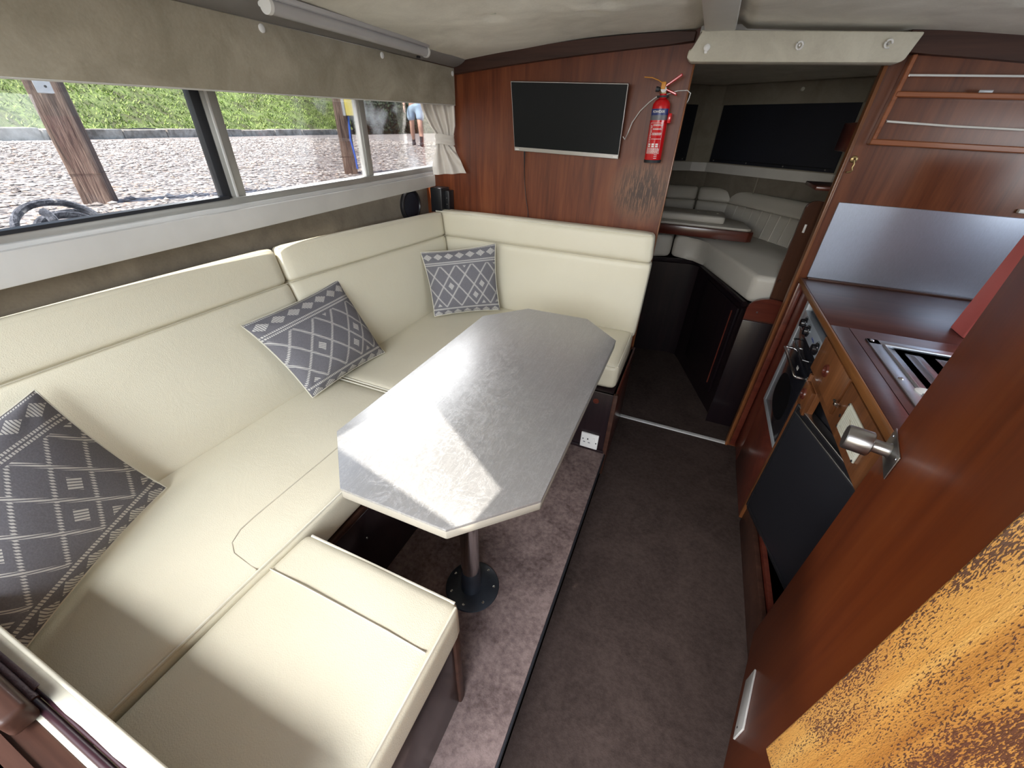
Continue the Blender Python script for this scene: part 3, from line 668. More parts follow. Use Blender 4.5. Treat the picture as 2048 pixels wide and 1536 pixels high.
tag(obj('aerial_lead', B().tube([(-0.352, 1.985, 1.425), (-0.343, 1.99, 1.415), (-0.336, 2.0, 1.44), (-0.328, 2.012, 1.475), (-0.305, 2.022, 1.515), (-0.275, 2.024, 1.545), (-0.252, 2.024, 1.562), (-0.21, 2.022, 1.572), (-0.175, 2.02, 1.582), (-0.14, 2.018, 1.584), (-0.125, 2.02, 1.575), (-0.128, 2.03, 1.555), (-0.134, 2.045, 1.545)], 0.0020, 6), 'elastic'), 'thin white aerial lead looping behind the fire extinguisher', 'cable')

ex = thing('fire_extinguisher', (-0.215, 1.975, 1.34), 'red powder fire extinguisher hung on the wooden bulkhead beside the doorway', 'fire extinguisher')
ax = V((-0.028, -0.012, 1)).normalized(); o0 = V((-0.214, 1.975, 1.338)); R_ = 0.0335
obj('cylinder', B().lathe(o0, ax, [(0.004, 0.029), (0.010, R_), (0.190, R_), (0.200, 0.032), (0.211, 0.025), (0.217, 0.014), (0.232, 0.0125)], 32), 'red_paint', ex)
obj('foot_ring', B().lathe(o0, ax, [(0, 0.033), (0.010, 0.0345), (0.011, 0.033)], 32), 'rubber', ex)
def wrap(name, d0, d1, a0, a1, m, rr=0.0004, n=14):
    qm = ax.to_track_quat('Z', 'Y').to_matrix()
    e1 = V((1, 0, 0)) - ax * ax.x; e1.normalize(); e2 = ax.cross(e1)
    def f(u, v):
        a = math.radians(a0 + (a1 - a0) * u); return o0 + ax * (d0 + (d1 - d0) * v) + (e1 * math.cos(a) + e2 * math.sin(a)) * (R_ + rr)
    return B().grid(f, n, 1), (e1, e2)
# facing the camera = angle around -95 degrees (towards -y)
A0 = -95
g, EE = wrap('x', 0.163, 0.184, A0 - 70, A0 + 70, 0); obj('blue_band', g, 'print_blue', ex)
g, _ = wrap('x', 0.147, 0.163, A0 - 70, A0 + 70, 0); obj('grey_band', g, 'print_grey', ex)
def wp(s_, d, rr=0.001):      # s_: arc length across the front, d: height
    a = math.radians(A0) + s_ / R_; return o0 + ax * d + (EE[0] * math.cos(a) + EE[1] * math.sin(a)) * (R_ + rr)
def wtext(body, s0, d, size, mat, name='lettering'):
    cu = bpy.data.curves.new(name, 'FONT'); cu.body = body; cu.size = size; cu.align_x = 'CENTER'; cu.align_y = 'CENTER'; cu.extrude = 0.0002; cu.offset = size * 0.02
    tt = bpy.data.objects.new(name, cu); COL.objects.link(tt); me = bpy.data.meshes.new_from_object(tt); bpy.data.objects.remove(tt)
    me.materials.clear(); me.materials.append(MT[mat]); L = base_of(ex)
    for v in me.vertices: v.co = wp(s0 + v.co.x, d + v.co.y, 0.001 + v.co.z) - L
    o = bpy.data.objects.new(name, me); COL.objects.link(o); o.parent = ex; return o
wtext('POWDER', -0.001, 0.174, 0.0112, 'print_white')
pg = B()
def wq(s0, s1, d0, d1, bb):
    def f(u, v): return wp(s0 + (s1 - s0) * u, d0 + (d1 - d0) * v, 0.0007)
    bb.grid(f, max(1, int(abs(s1 - s0) / 0.004)), 1)
wq(-0.026, 0.026, 0.1375, 0.1385, pg); wq(-0.026, 0.026, 0.033, 0.034, pg); wq(0.0252, 0.0262, 0.033, 0.138, pg); wq(-0.0262, -0.0252, 0.033, 0.138, pg)
obj('label_frame', pg, 'print_white', ex)
pg = B(); rnd = random.Random(3)
for d in (0.132, 0.128, 0.118, 0.115, 0.103, 0.100, 0.097, 0.083):
    s_ = -0.012
    while s_ < 0.021:
        w = rnd.uniform(0.002, 0.006); wq(s_, s_ + w, d, d + 0.0018, pg); s_ += w + 0.0012
for k in range(18):
    d = 0.072 + k * 0.0033; wq(-0.023 + rnd.uniform(0, 0.002), -0.015 - rnd.uniform(0, 0.003), d, d + 0.0016, pg)
for k in range(3):
    for j in range(2): wq(-0.022 + k * 0.015, -0.012 + k * 0.015, 0.056 + j * 0.007, 0.0615 + j * 0.007, pg)
for r_ in range(5):
    s_ = -0.024
    while s_ < 0.022:
        w = rnd.uniform(0.003, 0.008); wq(s_, s_ + w, 0.036 + r_ * 0.0038, 0.038 + r_ * 0.0038, pg); s_ += w + 0.001
for d in (0.028, 0.022, 0.016): wq(0.008, 0.020, d, d + 0.0018, pg)
tag(obj('label_print', pg, 'print_white', ex), kind='stuff')
nk = o0 + ax * 0.232
obj('valve', B().lathe(nk, ax, [(0, 0.013), (0.006, 0.014), (0.02, 0.012), (0.03, 0.009)], 18), 'brass', ex)
obj('gauge', B().lathe(nk + V((0.0, -0.010, 0.012)), (0.0, -1, 0.15), [(0, 0.0105), (0.006, 0.0105), (0.0065, 0.008), (0.0055, 0.0078)], 20), 'print_white', ex)
obj('nozzle', B().lathe(nk + V((-0.006, -0.004, 0.012)), (-1, 0, 0.1), [(0, 0.005), (0.010, 0.005), (0.011, 0.008), (0.024, 0.009)], 14), 'rubber', ex)
obj('neck_strap', B().lathe(nk - ax * 0.012, ax, [(0, 0.022), (0.006, 0.022)], 16), 'rubber', ex)
obj('upper_lever', B().hexa([V((-0.218, 1.958, 1.596)), V((-0.214, 1.958, 1.590)), V((-0.214, 1.974, 1.590)), V((-0.218, 1.974, 1.596)), V((-0.166, 1.956, 1.632)), V((-0.162, 1.956, 1.624)), V((-0.162, 1.976, 1.624)), V((-0.166, 1.976, 1.632))], 0.002, 1), 'red_paint', ex)
obj('lower_lever', B().hexa([V((-0.218, 1.958, 1.588)), V((-0.214, 1.958, 1.580)), V((-0.214, 1.974, 1.580)), V((-0.218, 1.974, 1.588)), V((-0.172, 1.956, 1.572)), V((-0.170, 1.956, 1.563)), V((-0.170, 1.976, 1.563)), V((-0.172, 1.976, 1.572))], 0.002, 1), 'red_paint', ex)
obj('safety_tag', B().box((-0.232, 1.954, 1.583), (-0.216, 1.960, 1.606), 0.002), 'yellow_tie', ex, 'yellow safety tag')
obj('pull_tie', B().tube([(-0.222, 1.956, 1.598), (-0.245, 1.955, 1.610), (-0.270, 1.955, 1.618), (-0.300, 1.955, 1.620)], 0.0016, 6), 'yellow_tie', ex, 'thin yellow tie sticking out')
obj('bracket_clip', B().box((-0.185, 1.945, 1.475), (-0.172, 2.028, 1.508), 0.003), 'red_paint', ex)
obj('bracket_plate', B().box((-0.235, 2.012, 1.40), (-0.200, 2.028, 1.54), 0.002), 'red_paint', ex)

# pelmet above the window, with snap buttons
pel = thing('pelmet', (-1.157, 0.8, 1.48), 'taupe suede pelmet hiding the top of the window', 'pelmet')
pb = B(); pb.hexa([(-1.166, -0.4, 1.474), (-1.158, -0.4, 1.474), (-1.158, 2.0, 1.524), (-1.166, 2.0, 1.524), (-1.166, -0.4, 1.652), (-1.158, -0.4, 1.652), (-1.158, 2.0, 1.662), (-1.166, 2.0, 1.662)], 0.002, 1)
obj('fabric_panel', pb, 'suede', pel)
obj('hem', B().tube([(-1.161, -0.4 + i * 0.24, 1.474 + i * 0.005) for i in range(11)], 0.0026, 6), 'white_board', pel)
for y, z in ((0.52, 1.640), (1.007, 1.643), (1.493, 1.646), (1.982, 1.640)):
    obj('button', B().lathe((-1.158, y, z), (1, 0, 0), [(0, 0.0095), (0.002, 0.0095), (0.004, 0.006)], 16), 'white', pel)

# curtain gathered by a tie-back
cu = thing('curtain', (-1.20, 1.97, 1.23), 'white curtain gathered with a tie-back at the window corner', 'curtain')
def cpath(u, rows):
    for (z0, l0, r0, d0), (z1, l1, r1, d1) in zip(rows, rows[1:]):
        pass
rows = [(1.545, (-1.290, 1.895), (-1.170, 2.005), 0.014, 7), (1.50, (-1.285, 1.905), (-1.170, 2.008), 0.014, 7), (1.44, (-1.262, 1.925), (-1.172, 2.012), 0.011, 7), (1.405, (-1.240, 1.938), (-1.180, 2.010), 0.006, 7),
        (1.36, (-1.240, 1.940), (-1.185, 2.008), 0.005, 7), (1.32, (-1.252, 1.932), (-1.165, 2.010), 0.010, 5), (1.27, (-1.262, 1.925), (-1.140, 2.014), 0.014, 4), (1.235, (-1.262, 1.930), (-1.118, 2.012), 0.014, 4)]
def curt(u, v):
    t_ = v * (len(rows) - 1); i = min(int(t_), len(rows) - 2); f = t_ - i
    f = f * f * (3 - 2 * f)
    a, c_ = rows[i], rows[i + 1]
    L = V((*a[1], a[0])).lerp(V((*c_[1], c_[0])), f); R = V((*a[2], a[0])).lerp(V((*c_[2], c_[0])), f); d = a[3] + (c_[3] - a[3]) * f
    fr = a[4] + (c_[4] - a[4]) * f
    n_ = (R - L).cross(V((0, 0, 1))).normalized()
    return L.lerp(R, u) + n_ * d * math.sin(u * PI * fr + 0.6 * math.sin(v * 5 + u * 4)) + V((0, 0, 0.010 * (u - 0.5) * (1 if v > 0.6 else 0)))
MT['curtain'] = plain('curtain_cotton', (0.66, 0.61, 0.55), 0.8, var=0.04, bs=0.2, bd=220)
obj('drape', B().grid(curt, 70, 50), 'curtain', cu, angle=80)
tg = B(); n = 24
def tie(u, v):
    a = 2 * PI * u; r1, r2 = 0.050 + 0.004 * noise.noise(V((u * 9, v * 3, 1))), 0.019
    c_ = V((-1.211, 1.974, 1.383)); e = V((-0.055, -0.068, 0)).normalized(); n_ = V((-e.y, e.x, 0))
    return c_ + e * math.cos(a) * r1 + n_ * math.sin(a) * (r2 + 0.002 * math.sin(v * 14)) + V((0, 0, (v - 0.5) * 0.042 + 0.004 * math.sin(a * 2)))
obj('tie_back', tg.grid(tie, 36, 8), 'curtain', cu, angle=80)

# speakers low on the hull side
sp = thing('round_speaker', (-1.374, 1.86, 1.0), 'round black speaker on the hull side below the window', 'speaker')
obj('housing', B().lathe((-1.375, 1.862, 1.085), (1, 0, 0), [(0, 0.082), (0.010, 0.082), (0.016, 0.076), (0.0165, 0.070), (0.010, 0.066)], 36), 'black', sp)
obj('grille', B().lathe((-1.370, 1.862, 1.085), (1, 0, 0), [(0, 0.066), (0.008, 0.062), (0.012, 0.030), (0.013, 0.01)], 36), 'navy', sp)
bx = thing('black_box', (-1.27, 1.98, 1.05), 'small black box in the corner beside the round speaker', 'box')
obj('casing', B().box((-1.300, 1.945, 1.050), (-1.232, 2.026, 1.168), 0.004), 'black', bx)
obj('side_flange', B().box((-1.232, 1.975, 1.060), (-1.205, 2.026, 1.155), 0.003), 'black', bx)
for z in (1.09, 1.12): obj('screw', B().lathe((-1.218, 1.975, z), (0, -1, 0), [(0, 0.0025), (0.002, 0.002)], 8), 'steel', bx)

# fluorescent fitting on the headliner
lf = thing('strip_light', (-1.07, 1.37, 1.65), 'grey fluorescent strip light along the headliner edge', 'light fitting')
P0, P1 = V((-1.068, 0.95, 1.672)), V((-1.098, 1.668, 1.676)); dd = (P1 - P0).normalized(); MT['tube_grey'] = plain('grey_diffuser', (0.44, 0.43, 0.43), 0.45, var=0.03)
obj('base', B().hexa([P0 + V((-0.014, 0, 0.008)), P0 + V((0.03, 0, 0.012)), P1 + V((0.03, 0, 0.012)), P1 + V((-0.014, 0, 0.008)), P0 + V((-0.014, 0, 0.02)), P0 + V((0.03, 0, 0.024)), P1 + V((0.03, 0, 0.024)), P1 + V((-0.014, 0, 0.02))], 0.003), 'tube_grey', lf)
obj('diffuser', B().tube([P0 + V((0.010, 0, 0)), P0.lerp(P1, 0.5) + V((0.010, 0, 0)), P1 + V((0.010, 0, 0))], 0.0155, 20), 'tube_grey', lf)
obj('white_rim', B().tube([P0 + V((-0.012, 0, 0.004)), P1 + V((-0.012, 0, 0.004))], 0.0055, 10), 'white', lf)
for p, s_ in ((P0, -1), (P1, 1)): obj('end_cap', B().lathe(p + V((0.010, 0, 0)) - dd * 0.004, dd, [(0, 0.0175), (0.010, 0.0175)], 20), 'white', lf)
obj('switch', B().box((-1.112, 1.640, 1.655), (-1.104, 1.655, 1.662), 0.001), 'black', lf)

# switched socket on the far seat base
so = thing('wall_socket', (-0.204, 1.506, 0.14), 'white square mains socket on the dark seat base under the table', 'socket')
obj('face_plate', B().box((-0.247, 1.500, 0.146), (-0.163, 1.510, 0.232), 0.003), 'white', so)
for x, z in ((-0.236, 0.197), (-0.172, 0.185)): obj('screw', B().lathe((x, 1.500, z), (0, -1, 0), [(0, 0.0035), (0.001, 0.003)], 10), 'black', so)
obj('pin_hole', B().box((-0.216, 1.4990, 0.196), (-0.210, 1.5005, 0.204)), 'black', so)
for x in (-0.228, -0.205): obj('pin_hole', B().box((x - 0.005, 1.4990, 0.178), (x + 0.005, 1.5005, 0.182)), 'print_grey', so)
obj('rocker', B().box((-0.190, 1.4975, 0.193), (-0.179, 1.5005, 0.213), 0.001), 'white', so)
# ================================================================== GALLEY
gc = thing('galley_cabinet', (0.85, 1.1, 0.0), 'orange teak galley cabinet with drawers along the starboard side', 'cabinet')
fx = 0.500
def face(y0, y1, z0, z1, m='teak_z', nm='front_panel', x0=fx, th=0.018, r=0.0015): return obj(nm, B().box((x0, y0, z0), (x0 + th, y1, z1), r), m, gc)
face(1.868, 2.030, 0.03, 0.905, 'mahog_red', 'stile'); face(1.49, 1.868, 0.02, 0.425, 'mahog_red', 'lower_panel')
face(1.476, 1.492, 0.03, 0.765, 'teak_z', 'stile', fx - 0.004, 0.03)
face(0.15, 1.476, 0.745, 0.905, 'teak_z', 'front_panel', fx + 0.004)
face(1.385, 1.476, 0.640, 0.745, 'teak_z', 'front_panel', fx + 0.004)
face(0.15, 0.90, 0.14, 0.745, 'mahog_red', 'front_panel', fx + 0.004)
obj('plinth', B().box((0.530, 0.15, 0.0), (0.545, 2.0, 0.15)), 'mahog_red', gc)
obj('plinth_board', B().box((0.508, 0.15, 0.0), (0.526, 1.476, 0.135), 0.002), 'mahog_dark', gc)
obj('top_rail', B().box((fx - 0.010, 0.15, 0.903), (fx + 0.012, 2.03, 0.929), 0.004, 2), 'teak', gc)
obj('carcass', B().box((1.27, 0.15, 0.0), (1.29, 2.028, 0.925)), 'mahog_dark', gc)
obj('carcass', B().box((0.520, 0.15, 0.13), (1.28, 0.165, 0.92)), 'mahog_dark', gc)
obj('carcass', B().box((0.540, 1.476, 0.0), (1.28, 1.488, 0.92)), 'mahog_dark', gc)
d1 = obj('drawer', B().box((0.493, 1.212, 0.777), (0.505, 1.508, 0.897), 0.002), 'teak_z', gc)
def ring(par, y, z, x=0.492, m='mahog_red'): obj('finger_pull', B().lathe((x + 0.001, y, z), (-1, 0, 0), [(0, 0.021), (0.005, 0.019), (0.0055, 0.012), (0.001, 0.011)], 24), m, par)
ring(d1, 1.375, 0.835)
d2 = obj('drawer', B().box((0.493, 1.388, 0.652), (0.505, 1.474, 0.742), 0.002), 'teak_z', gc); ring(d2, 1.452, 0.702)
d3 = obj('drawer', B().box((0.493, 0.600, 0.760), (0.505, 1.196, 0.897), 0.002), 'teak_z', gc)
obj('catch', B().box((0.478, 1.178, 0.824), (0.493, 1.190, 0.834), 0.002).lathe((0.484, 1.205, 0.829), (0, -1, 0), [(0, 0.004), (0.034, 0.004)], 8), 'chrome', d3)
obj('key_hole', B().lathe((0.4935, 1.155, 0.812), (-1, 0, 0), [(0, 0.006), (0.001, 0.005)], 12), 'black', d3)
for y, z in ((1.30, 0.917), (1.49, 0.917)): obj('screw', B().lathe((fx - 0.010, y, z), (-1, 0, 0), [(0, 0.004), (0.001, 0.003)], 8), 'brass', gc)
# ivory ventilation plate
vp = thing('vent_plate', (0.492, 1.055, 0.79), 'ivory ventilation plate on the galley front beside the door latch', 'vent')
obj('plate', B().box((0.488, 0.975, 0.790), (0.493, 1.132, 0.868), 0.002), 'offwhite', vp)
hb = B()
for k in range(16):
    z = 0.794 + k * 0.0046; hb.box((0.4872, 1.122, z), (0.4882, 1.1255, z + 0.0022))
for k in range(22):
    y = 1.085 - k * 0.0042; z = 0.842 - k * 0.0018; hb.box((0.4872, y, z), (0.4882, y + 0.0026, z + 0.003 + 0.002 * (k % 3)))
for k in range(24):
    hb.box((0.4874, 0.982, 0.7935 + k * 0.003), (0.4882, 1.115, 0.7940 + k * 0.003)) if k % 2 == 0 else None
tag(obj('vent_slots', hb, 'cream_seam', vp), kind='stuff')
for y, z in ((1.128, 0.794), (1.128, 0.864), (0.979, 0.864), (0.979, 0.794)): obj('screw', B().lathe((0.488, y, z), (-1, 0, 0), [(0, 0.0035), (0.0015, 0.003)], 8), 'black', vp)

# worktop in two lengths with a hinged cooker lid
wt = thing('worktop', (0.86, 1.1, 0.93), 'dark red wooden galley worktop', 'worktop')
obj('cooker_lid', B().box((0.482, 1.486, 0.929), (1.28, 2.018, 0.945), 0.002), 'worktop', wt)
sb = B()
for xa, xb, ya, yb_ in ((0.5325, 0.562, 0.15, 1.484), (0.954, 1.28, 0.15, 1.484), (0.562, 0.954, 1.402, 1.484), (0.562, 0.954, 0.15, 0.526)): sb.box((xa, ya, 0.929), (xb, yb_, 0.945))
obj('slab', sb, 'worktop', wt)
obj('front_strip', B().box((0.482, 0.15, 0.929), (0.5310, 1.484, 0.9452), 0.0015), 'worktop', wt)
obj('edge_lipping', B().box((0.476, 0.15, 0.925), (0.4825, 2.028, 0.9445), 0.002), 'teak', wt)
obj('back_moulding', B().box((0.50, 2.006, 0.943), (1.28, 2.028, 0.952), 0.003), 'mahog_dark', wt)

# sink with ribbed drainer
sk = thing('sink_drainer', (0.76, 1.05, 0.945), 'stainless sink with ribbed drainer set in the worktop', 'sink')
x0, x1, y0, y1 = 0.556, 0.960, 0.52, 1.408
rim = B(); rim.box((x0, y0, 0.945), (x0 + 0.030, y1, 0.9485), 0.001); rim.box((x1 - 0.030, y0, 0.945), (x1, y1, 0.9485), 0.001)
rim.box((x0, y1 - 0.034, 0.945), (x1, y1, 0.9485), 0.001); rim.box((x0, y0, 0.945), (x1, y0 + 0.034, 0.9485), 0.001)
obj('rim', rim, 'sink', sk)
obj('raised_bead', B().tube([(x0 + 0.034, y0 + 0.04, 0.948), (x0 + 0.034, y1 - 0.038, 0.948), (x1 - 0.034, y1 - 0.038, 0.948), (x1 - 0.034, y0 + 0.04, 0.948)], 0.0042, 8), 'sink', sk)
def tray(u, v):
    x = x0 + 0.03 + u * (x1 - x0 - 0.06); y = 1.376 - v * 0.50
    e = min(u, 1 - u) * 12; z = 0.9462 - 0.004 * min(1, e) + 0.0026 * max(0, math.cos(u * 2 * PI * 5)) ** 3 * (1 if 0.05 < v < 0.50 else 0)
    c_ = math.hypot(x - 0.745, y - 0.97); R0 = 0.165
    if c_ < R0: z -= 0.012 * min(1, (R0 - c_) / 0.02)
    return V((x, y, z))
obj('drainer', B().grid(tray, 90, 60, 0.0008), 'sink', sk)
obj('bowl', B().lathe((0.745, 0.97, 0.9475), (0, 0, -1), [(0.0, 0.160), (-0.003, 0.156), (-0.003, 0.150), (0.0, 0.146), (0.0005, 0.146)], 40), 'sink', sk)
obj('plug_cup', B().lathe((0.598, 1.105, 0.944), (0, 0, 1), [(0, 0.020), (0.006, 0.020), (0.010, 0.012)], 24), 'white', sk)
for x, y in ((x0 + 0.012, y1 - 0.012), (x0 + 0.012, 1.16)): obj('screw', B().lathe((x, y, 0.9485), (0, 0, 1), [(0, 0.0065), (0.002, 0.005)], 12), 'chrome', sk)

# splashback
spl = B(); spl.hexa([(0.498, 2.022, 0.950), (1.28, 2.022, 0.950), (1.28, 2.029, 0.950), (0.498, 2.029, 0.950), (0.4975, 2.022, 1.240), (1.28, 2.022, 1.232), (1.28, 2.029, 1.232), (0.4975, 2.029, 1.240)], 0.001, 1)
tag(obj('splashback', spl, 'splash'), 'large brushed metal splashback behind the worktop', 'splashback')

# cooker
ck = thing('cooker', (0.70, 1.68, 0.43), 'black galley cooker with a silver control panel and round knobs', 'cooker')
obj('body', B().box((0.530, 1.500, 0.435), (1.00, 1.835, 0.898), 0.004), 'enamel', ck)
obj('surround', B().box((0.4965, 1.836, 0.420), (0.528, 1.870, 0.903), 0.002), 'surround', ck)
obj('surround', B().box((0.4965, 1.493, 0.418), (0.534, 1.836, 0.439), 0.002), 'surround', ck)
cpn = obj('control_panel', B().box((0.494, 1.500, 0.808), (0.530, 1.836, 0.870), 0.003), 'panel_blue', ck)
for y, z in ((1.765, 0.840), (1.695, 0.836), (1.535, 0.836)):
    kb = obj('knob', B().lathe((0.494, y, z), (-1, 0, 0), [(0, 0.022), (0.004, 0.022), (0.006, 0.017), (0.016, 0.015), (0.017, 0.012)], 24), 'enamel', cpn)
    obj('dial_mark', B().tube([(0.4935, y + 0.026 * math.cos(a), z + 0.026 * math.sin(a)) for a in [0.3 + i * 0.25 for i in range(9)]], 0.0006, 4), 'black', cpn)
obj('emblem', B().tube([(0.4935, 1.625 - i * 0.004, 0.838 + 0.004 * math.sin(i * 1.9)) for i in range(11)], 0.0010, 4), 'print_blue', cpn)
obj('top_gap', B().box((0.515, 1.500, 0.872), (0.53, 1.836, 0.90)), 'black', ck)
dr = obj('oven_door', B().box((0.498, 1.505, 0.440), (0.530, 1.832, 0.740), 0.004), 'enamel', ck)
obj('oven_window', B().prism([(0.4975, 1.668 + 0.115 * math.cos(2 * PI * k / 28), 0.560 + 0.085 * math.copysign(abs(math.sin(2 * PI * k / 28)) ** 0.7, math.sin(2 * PI * k / 28))) for k in range(28)], (0.002, 0, 0)), 'screen', dr)
obj('grill_door', B().box((0.498, 1.505, 0.745), (0.530, 1.832, 0.803), 0.003), 'enamel', ck)
obj('handle', B().tube([(0.497, 1.790, 0.722), (0.476, 1.790, 0.722), (0.470, 1.786, 0.722), (0.470, 1.43 + 0.10, 0.722), (0.474, 1.525, 0.722), (0.497, 1.525, 0.722)], 0.0055, 10), 'chrome', ck)
obj('handle', B().tube([(0.497, 1.76, 0.775), (0.480, 1.755, 0.775), (0.480, 1.56, 0.775), (0.497, 1.555, 0.775)], 0.003, 8), 'enamel', ck)
obj('badge', B().box((0.4965, 1.625, 0.703), (0.498, 1.645, 0.715)), 'print_white', ck)

# fridge, its door standing at an angle
F0 = V((0.488, 1.432, 0.0)); fd = V((0.272, -0.962, 0)); fn = V((-0.962, -0.272, 0))
fr = thing('fridge', (0.62, 1.15, 0.14), 'dark grey fridge with a black frame below the drawers', 'fridge')
def fbox(a0, a1, n0, n1, z0, z1, r=0.003):
    P = [F0 + fd * a + fn * n_ for a, n_ in ((a0, n0), (a1, n0), (a1, n1), (a0, n1))]
    return B().hexa([p + V((0, 0, z0)) for p in P] + [p + V((0, 0, z1)) for p in P], r)
obj('door', fbox(0.004, 0.47, -0.032, 0.0, 0.160, 0.634, 0.006), 'fridge', fr)
obj('door_trim', fbox(0.0, 0.474, -0.030, 0.002, 0.634, 0.640), 'steel', fr)
obj('door_top', fbox(0.0, 0.474, -0.034, 0.0, 0.641, 0.660), 'black', fr)
obj('door_trim', fbox(0.0, 0.474, -0.033, 0.001, 0.661, 0.666), 'steel', fr)
obj('edge_strip', fbox(-0.006, 0.003, -0.034, 0.002, 0.150, 0.668), 'black', fr)
obj('body', fbox(0.012, 0.44, -0.50, -0.040, 0.150, 0.700, 0.004), 'black', fr)
obj('base_rail', fbox(0.0, 0.474, -0.032, -0.001, 0.140, 0.158), 'black', fr)

# pink and red board standing on the worktop
pk = thing('board', (0.93, 1.56, 0.945), 'pink edged red board standing on the worktop behind the door', 'board')
obj('edge_face', B().hexa([(0.838, 1.560, 0.946), (0.842, 1.553, 0.946), (0.862, 1.640, 0.946), (0.840, 1.642, 0.946), (0.872, 1.560, 1.42), (0.876, 1.553, 1.42), (0.885, 1.640, 1.42), (0.874, 1.642, 1.42)], 0.001, 1), 'pink', pk)
obj('face', B().hexa([(0.842, 1.553, 0.946), (1.08, 1.553, 0.946), (1.08, 1.640, 0.946), (0.860, 1.640, 0.946), (0.876, 1.553, 1.42), (1.12, 1.553, 1.42), (1.12, 1.640, 1.42), (0.886, 1.640, 1.42)], 0.001, 1), 'pink_red', pk)

# plate rack on the starboard bulkhead
rk = thing('wall_rack', (0.85, 2.01, 1.43), 'teak framed wall rack with two white elastic cords above the splashback', 'rack')
obj('side_rail', B().hexa([(0.503, 1.992, 1.430), (0.518, 1.992, 1.430), (0.518, 2.030, 1.430), (0.503, 2.030, 1.430), (0.515, 1.992, 1.676), (0.530, 1.992, 1.676), (0.530, 2.030, 1.676), (0.515, 2.030, 1.676)], 0.003, 1), 'rail', rk)
obj('rail', B().hexa([(0.503, 1.990, 1.430), (1.22, 1.990, 1.416), (1.22, 2.030, 1.416), (0.503, 2.030, 1.430), (0.503, 1.990, 1.448), (1.22, 1.990, 1.434), (1.22, 2.030, 1.434), (0.503, 2.030, 1.448)], 0.003, 1), 'rail', rk)
obj('rail', B().hexa([(0.515, 1.990, 1.566), (1.22, 1.990, 1.554), (1.22, 2.030, 1.554), (0.515, 2.030, 1.566), (0.515, 1.990, 1.582), (1.22, 1.990, 1.570), (1.22, 2.030, 1.570), (0.515, 2.030, 1.582)], 0.003, 1), 'rail', rk)
obj('cord', B().tube([(0.528, 2.0, 1.624), (0.85, 2.0, 1.619), (1.20, 2.0, 1.617)], 0.0032, 8), 'elastic', rk)
obj('cord', B().tube([(0.526, 2.0, 1.499), (0.70, 2.0, 1.490), (0.88, 2.0, 1.485), (1.20, 2.0, 1.490)], 0.0034, 8), 'elastic', rk)
for z in (1.624, 1.499): obj('hook', B().tube([(0.518, 2.0, z), (0.523, 1.998, z + 0.004), (0.529, 2.0, z + 0.003), (0.531, 2.0, z - 0.003)], 0.0018, 6), 'chrome', rk)
obj('clip', B().box((0.722, 1.986, 1.578), (0.756, 1.992, 1.585), 0.001), 'surround', rk)
obj('clip', B().box((0.510, 2.012, 1.450), (0.520, 2.022, 1.460), 0.001), 'white', rk)
obj('clip', B().box((1.006, 2.015, 1.250), (1.030, 2.029, 1.262), 0.002), 'white', rk)
lh = thing('cabin_hook', (0.485, 2.02, 1.34), 'small brass cabin hook on the starboard doorway panel', 'hook')
obj('rose', B().lathe((0.487, 2.030, 1.383), (0, -1, 0), [(0, 0.012), (0.003, 0.011), (0.005, 0.007)], 20), 'brass', lh)
obj('hook', B().tube([(0.487, 2.022, 1.386), (0.487, 2.014, 1.380), (0.489, 2.012, 1.368), (0.488, 2.012, 1.356), (0.492, 2.012, 1.349), (0.488, 2.012, 1.343), (0.476, 2.012, 1.341)], 0.0030, 8), 'brass', lh)

# ================================================================== DOORS
td = V((0.237, 0.971, 0)).normalized(); nd = V((-0.971, 0.237, 0)).normalized()     # along the door (away from camera), towards the cabin
Pd = V((0.4745, 0.878, 0))
def dbox(a0, a1, n0, n1, z0, z1, r=0.002):
    P = [Pd + td * a + nd * n_ for a, n_ in ((a0, n0), (a1, n0), (a1, n1), (a0, n1))]
    return B().hexa([p + V((0, 0, z0)) for p in P] + [p + V((0, 0, z1)) for p in P], r)
door = struct('door_1', dbox(-0.66, 0.0, -0.030, 0.0, 0.158, 1.66, 0.003), 'door_red', label='open varnished mahogany door on the right')
obj('latch_plate', dbox(-0.105, 0.006, 0.0, 0.003, 0.906, 0.961, 0.0012), 'steel', door)
kc = Pd + td * -0.040 + V((0, 0, 0.932))
obj('latch_neck', B().lathe(kc, nd, [(0.003, 0.016), (0.006, 0.0135), (0.034, 0.0135)], 28), 'steel', door)
obj('latch_head', B().lathe(kc, nd, [(0.032, 0.0235), (0.034, 0.0255), (0.072, 0.0255), (0.075, 0.0235), (0.0752, 0.021)], 36), 'steel', door)
for a in (-0.095, -0.01): obj('screw', B().lathe(Pd + td * a + nd * 0.003 + V((0, 0, 0.950)), nd, [(0, 0.003), (0.001, 0.0025)], 8), 'chrome', door)
obj('floor_plate', dbox(-0.345, -0.190, 0.0, 0.005, 0.214, 0.282, 0.002), 'alu_white', door, 'pale metal plate near the foot of the door')
obj('screw', B().lathe(Pd + td * -0.325 + nd * 0.005 + V((0, 0, 0.235)), nd, [(0, 0.003), (0.001, 0.0025)], 8), 'black', door)
u2 = V((0.234, -0.972, 0)).normalized(); n2 = V((0.972, 0.234, 0)).normalized(); P2 = V((0.289, 0.352, 0))
Pg = [P2, P2 + u2 * 0.62, P2 + u2 * 0.62 + n2 * 0.028, P2 + n2 * 0.028]
struct('door_2', B().hexa([p + V((0, 0, 0.668)) for p in Pg] + [p + V((0, 0, 1.72)) for p in Pg], 0.004, 3), 'golden', label='weathered golden teak door leaf in the lower right corner')

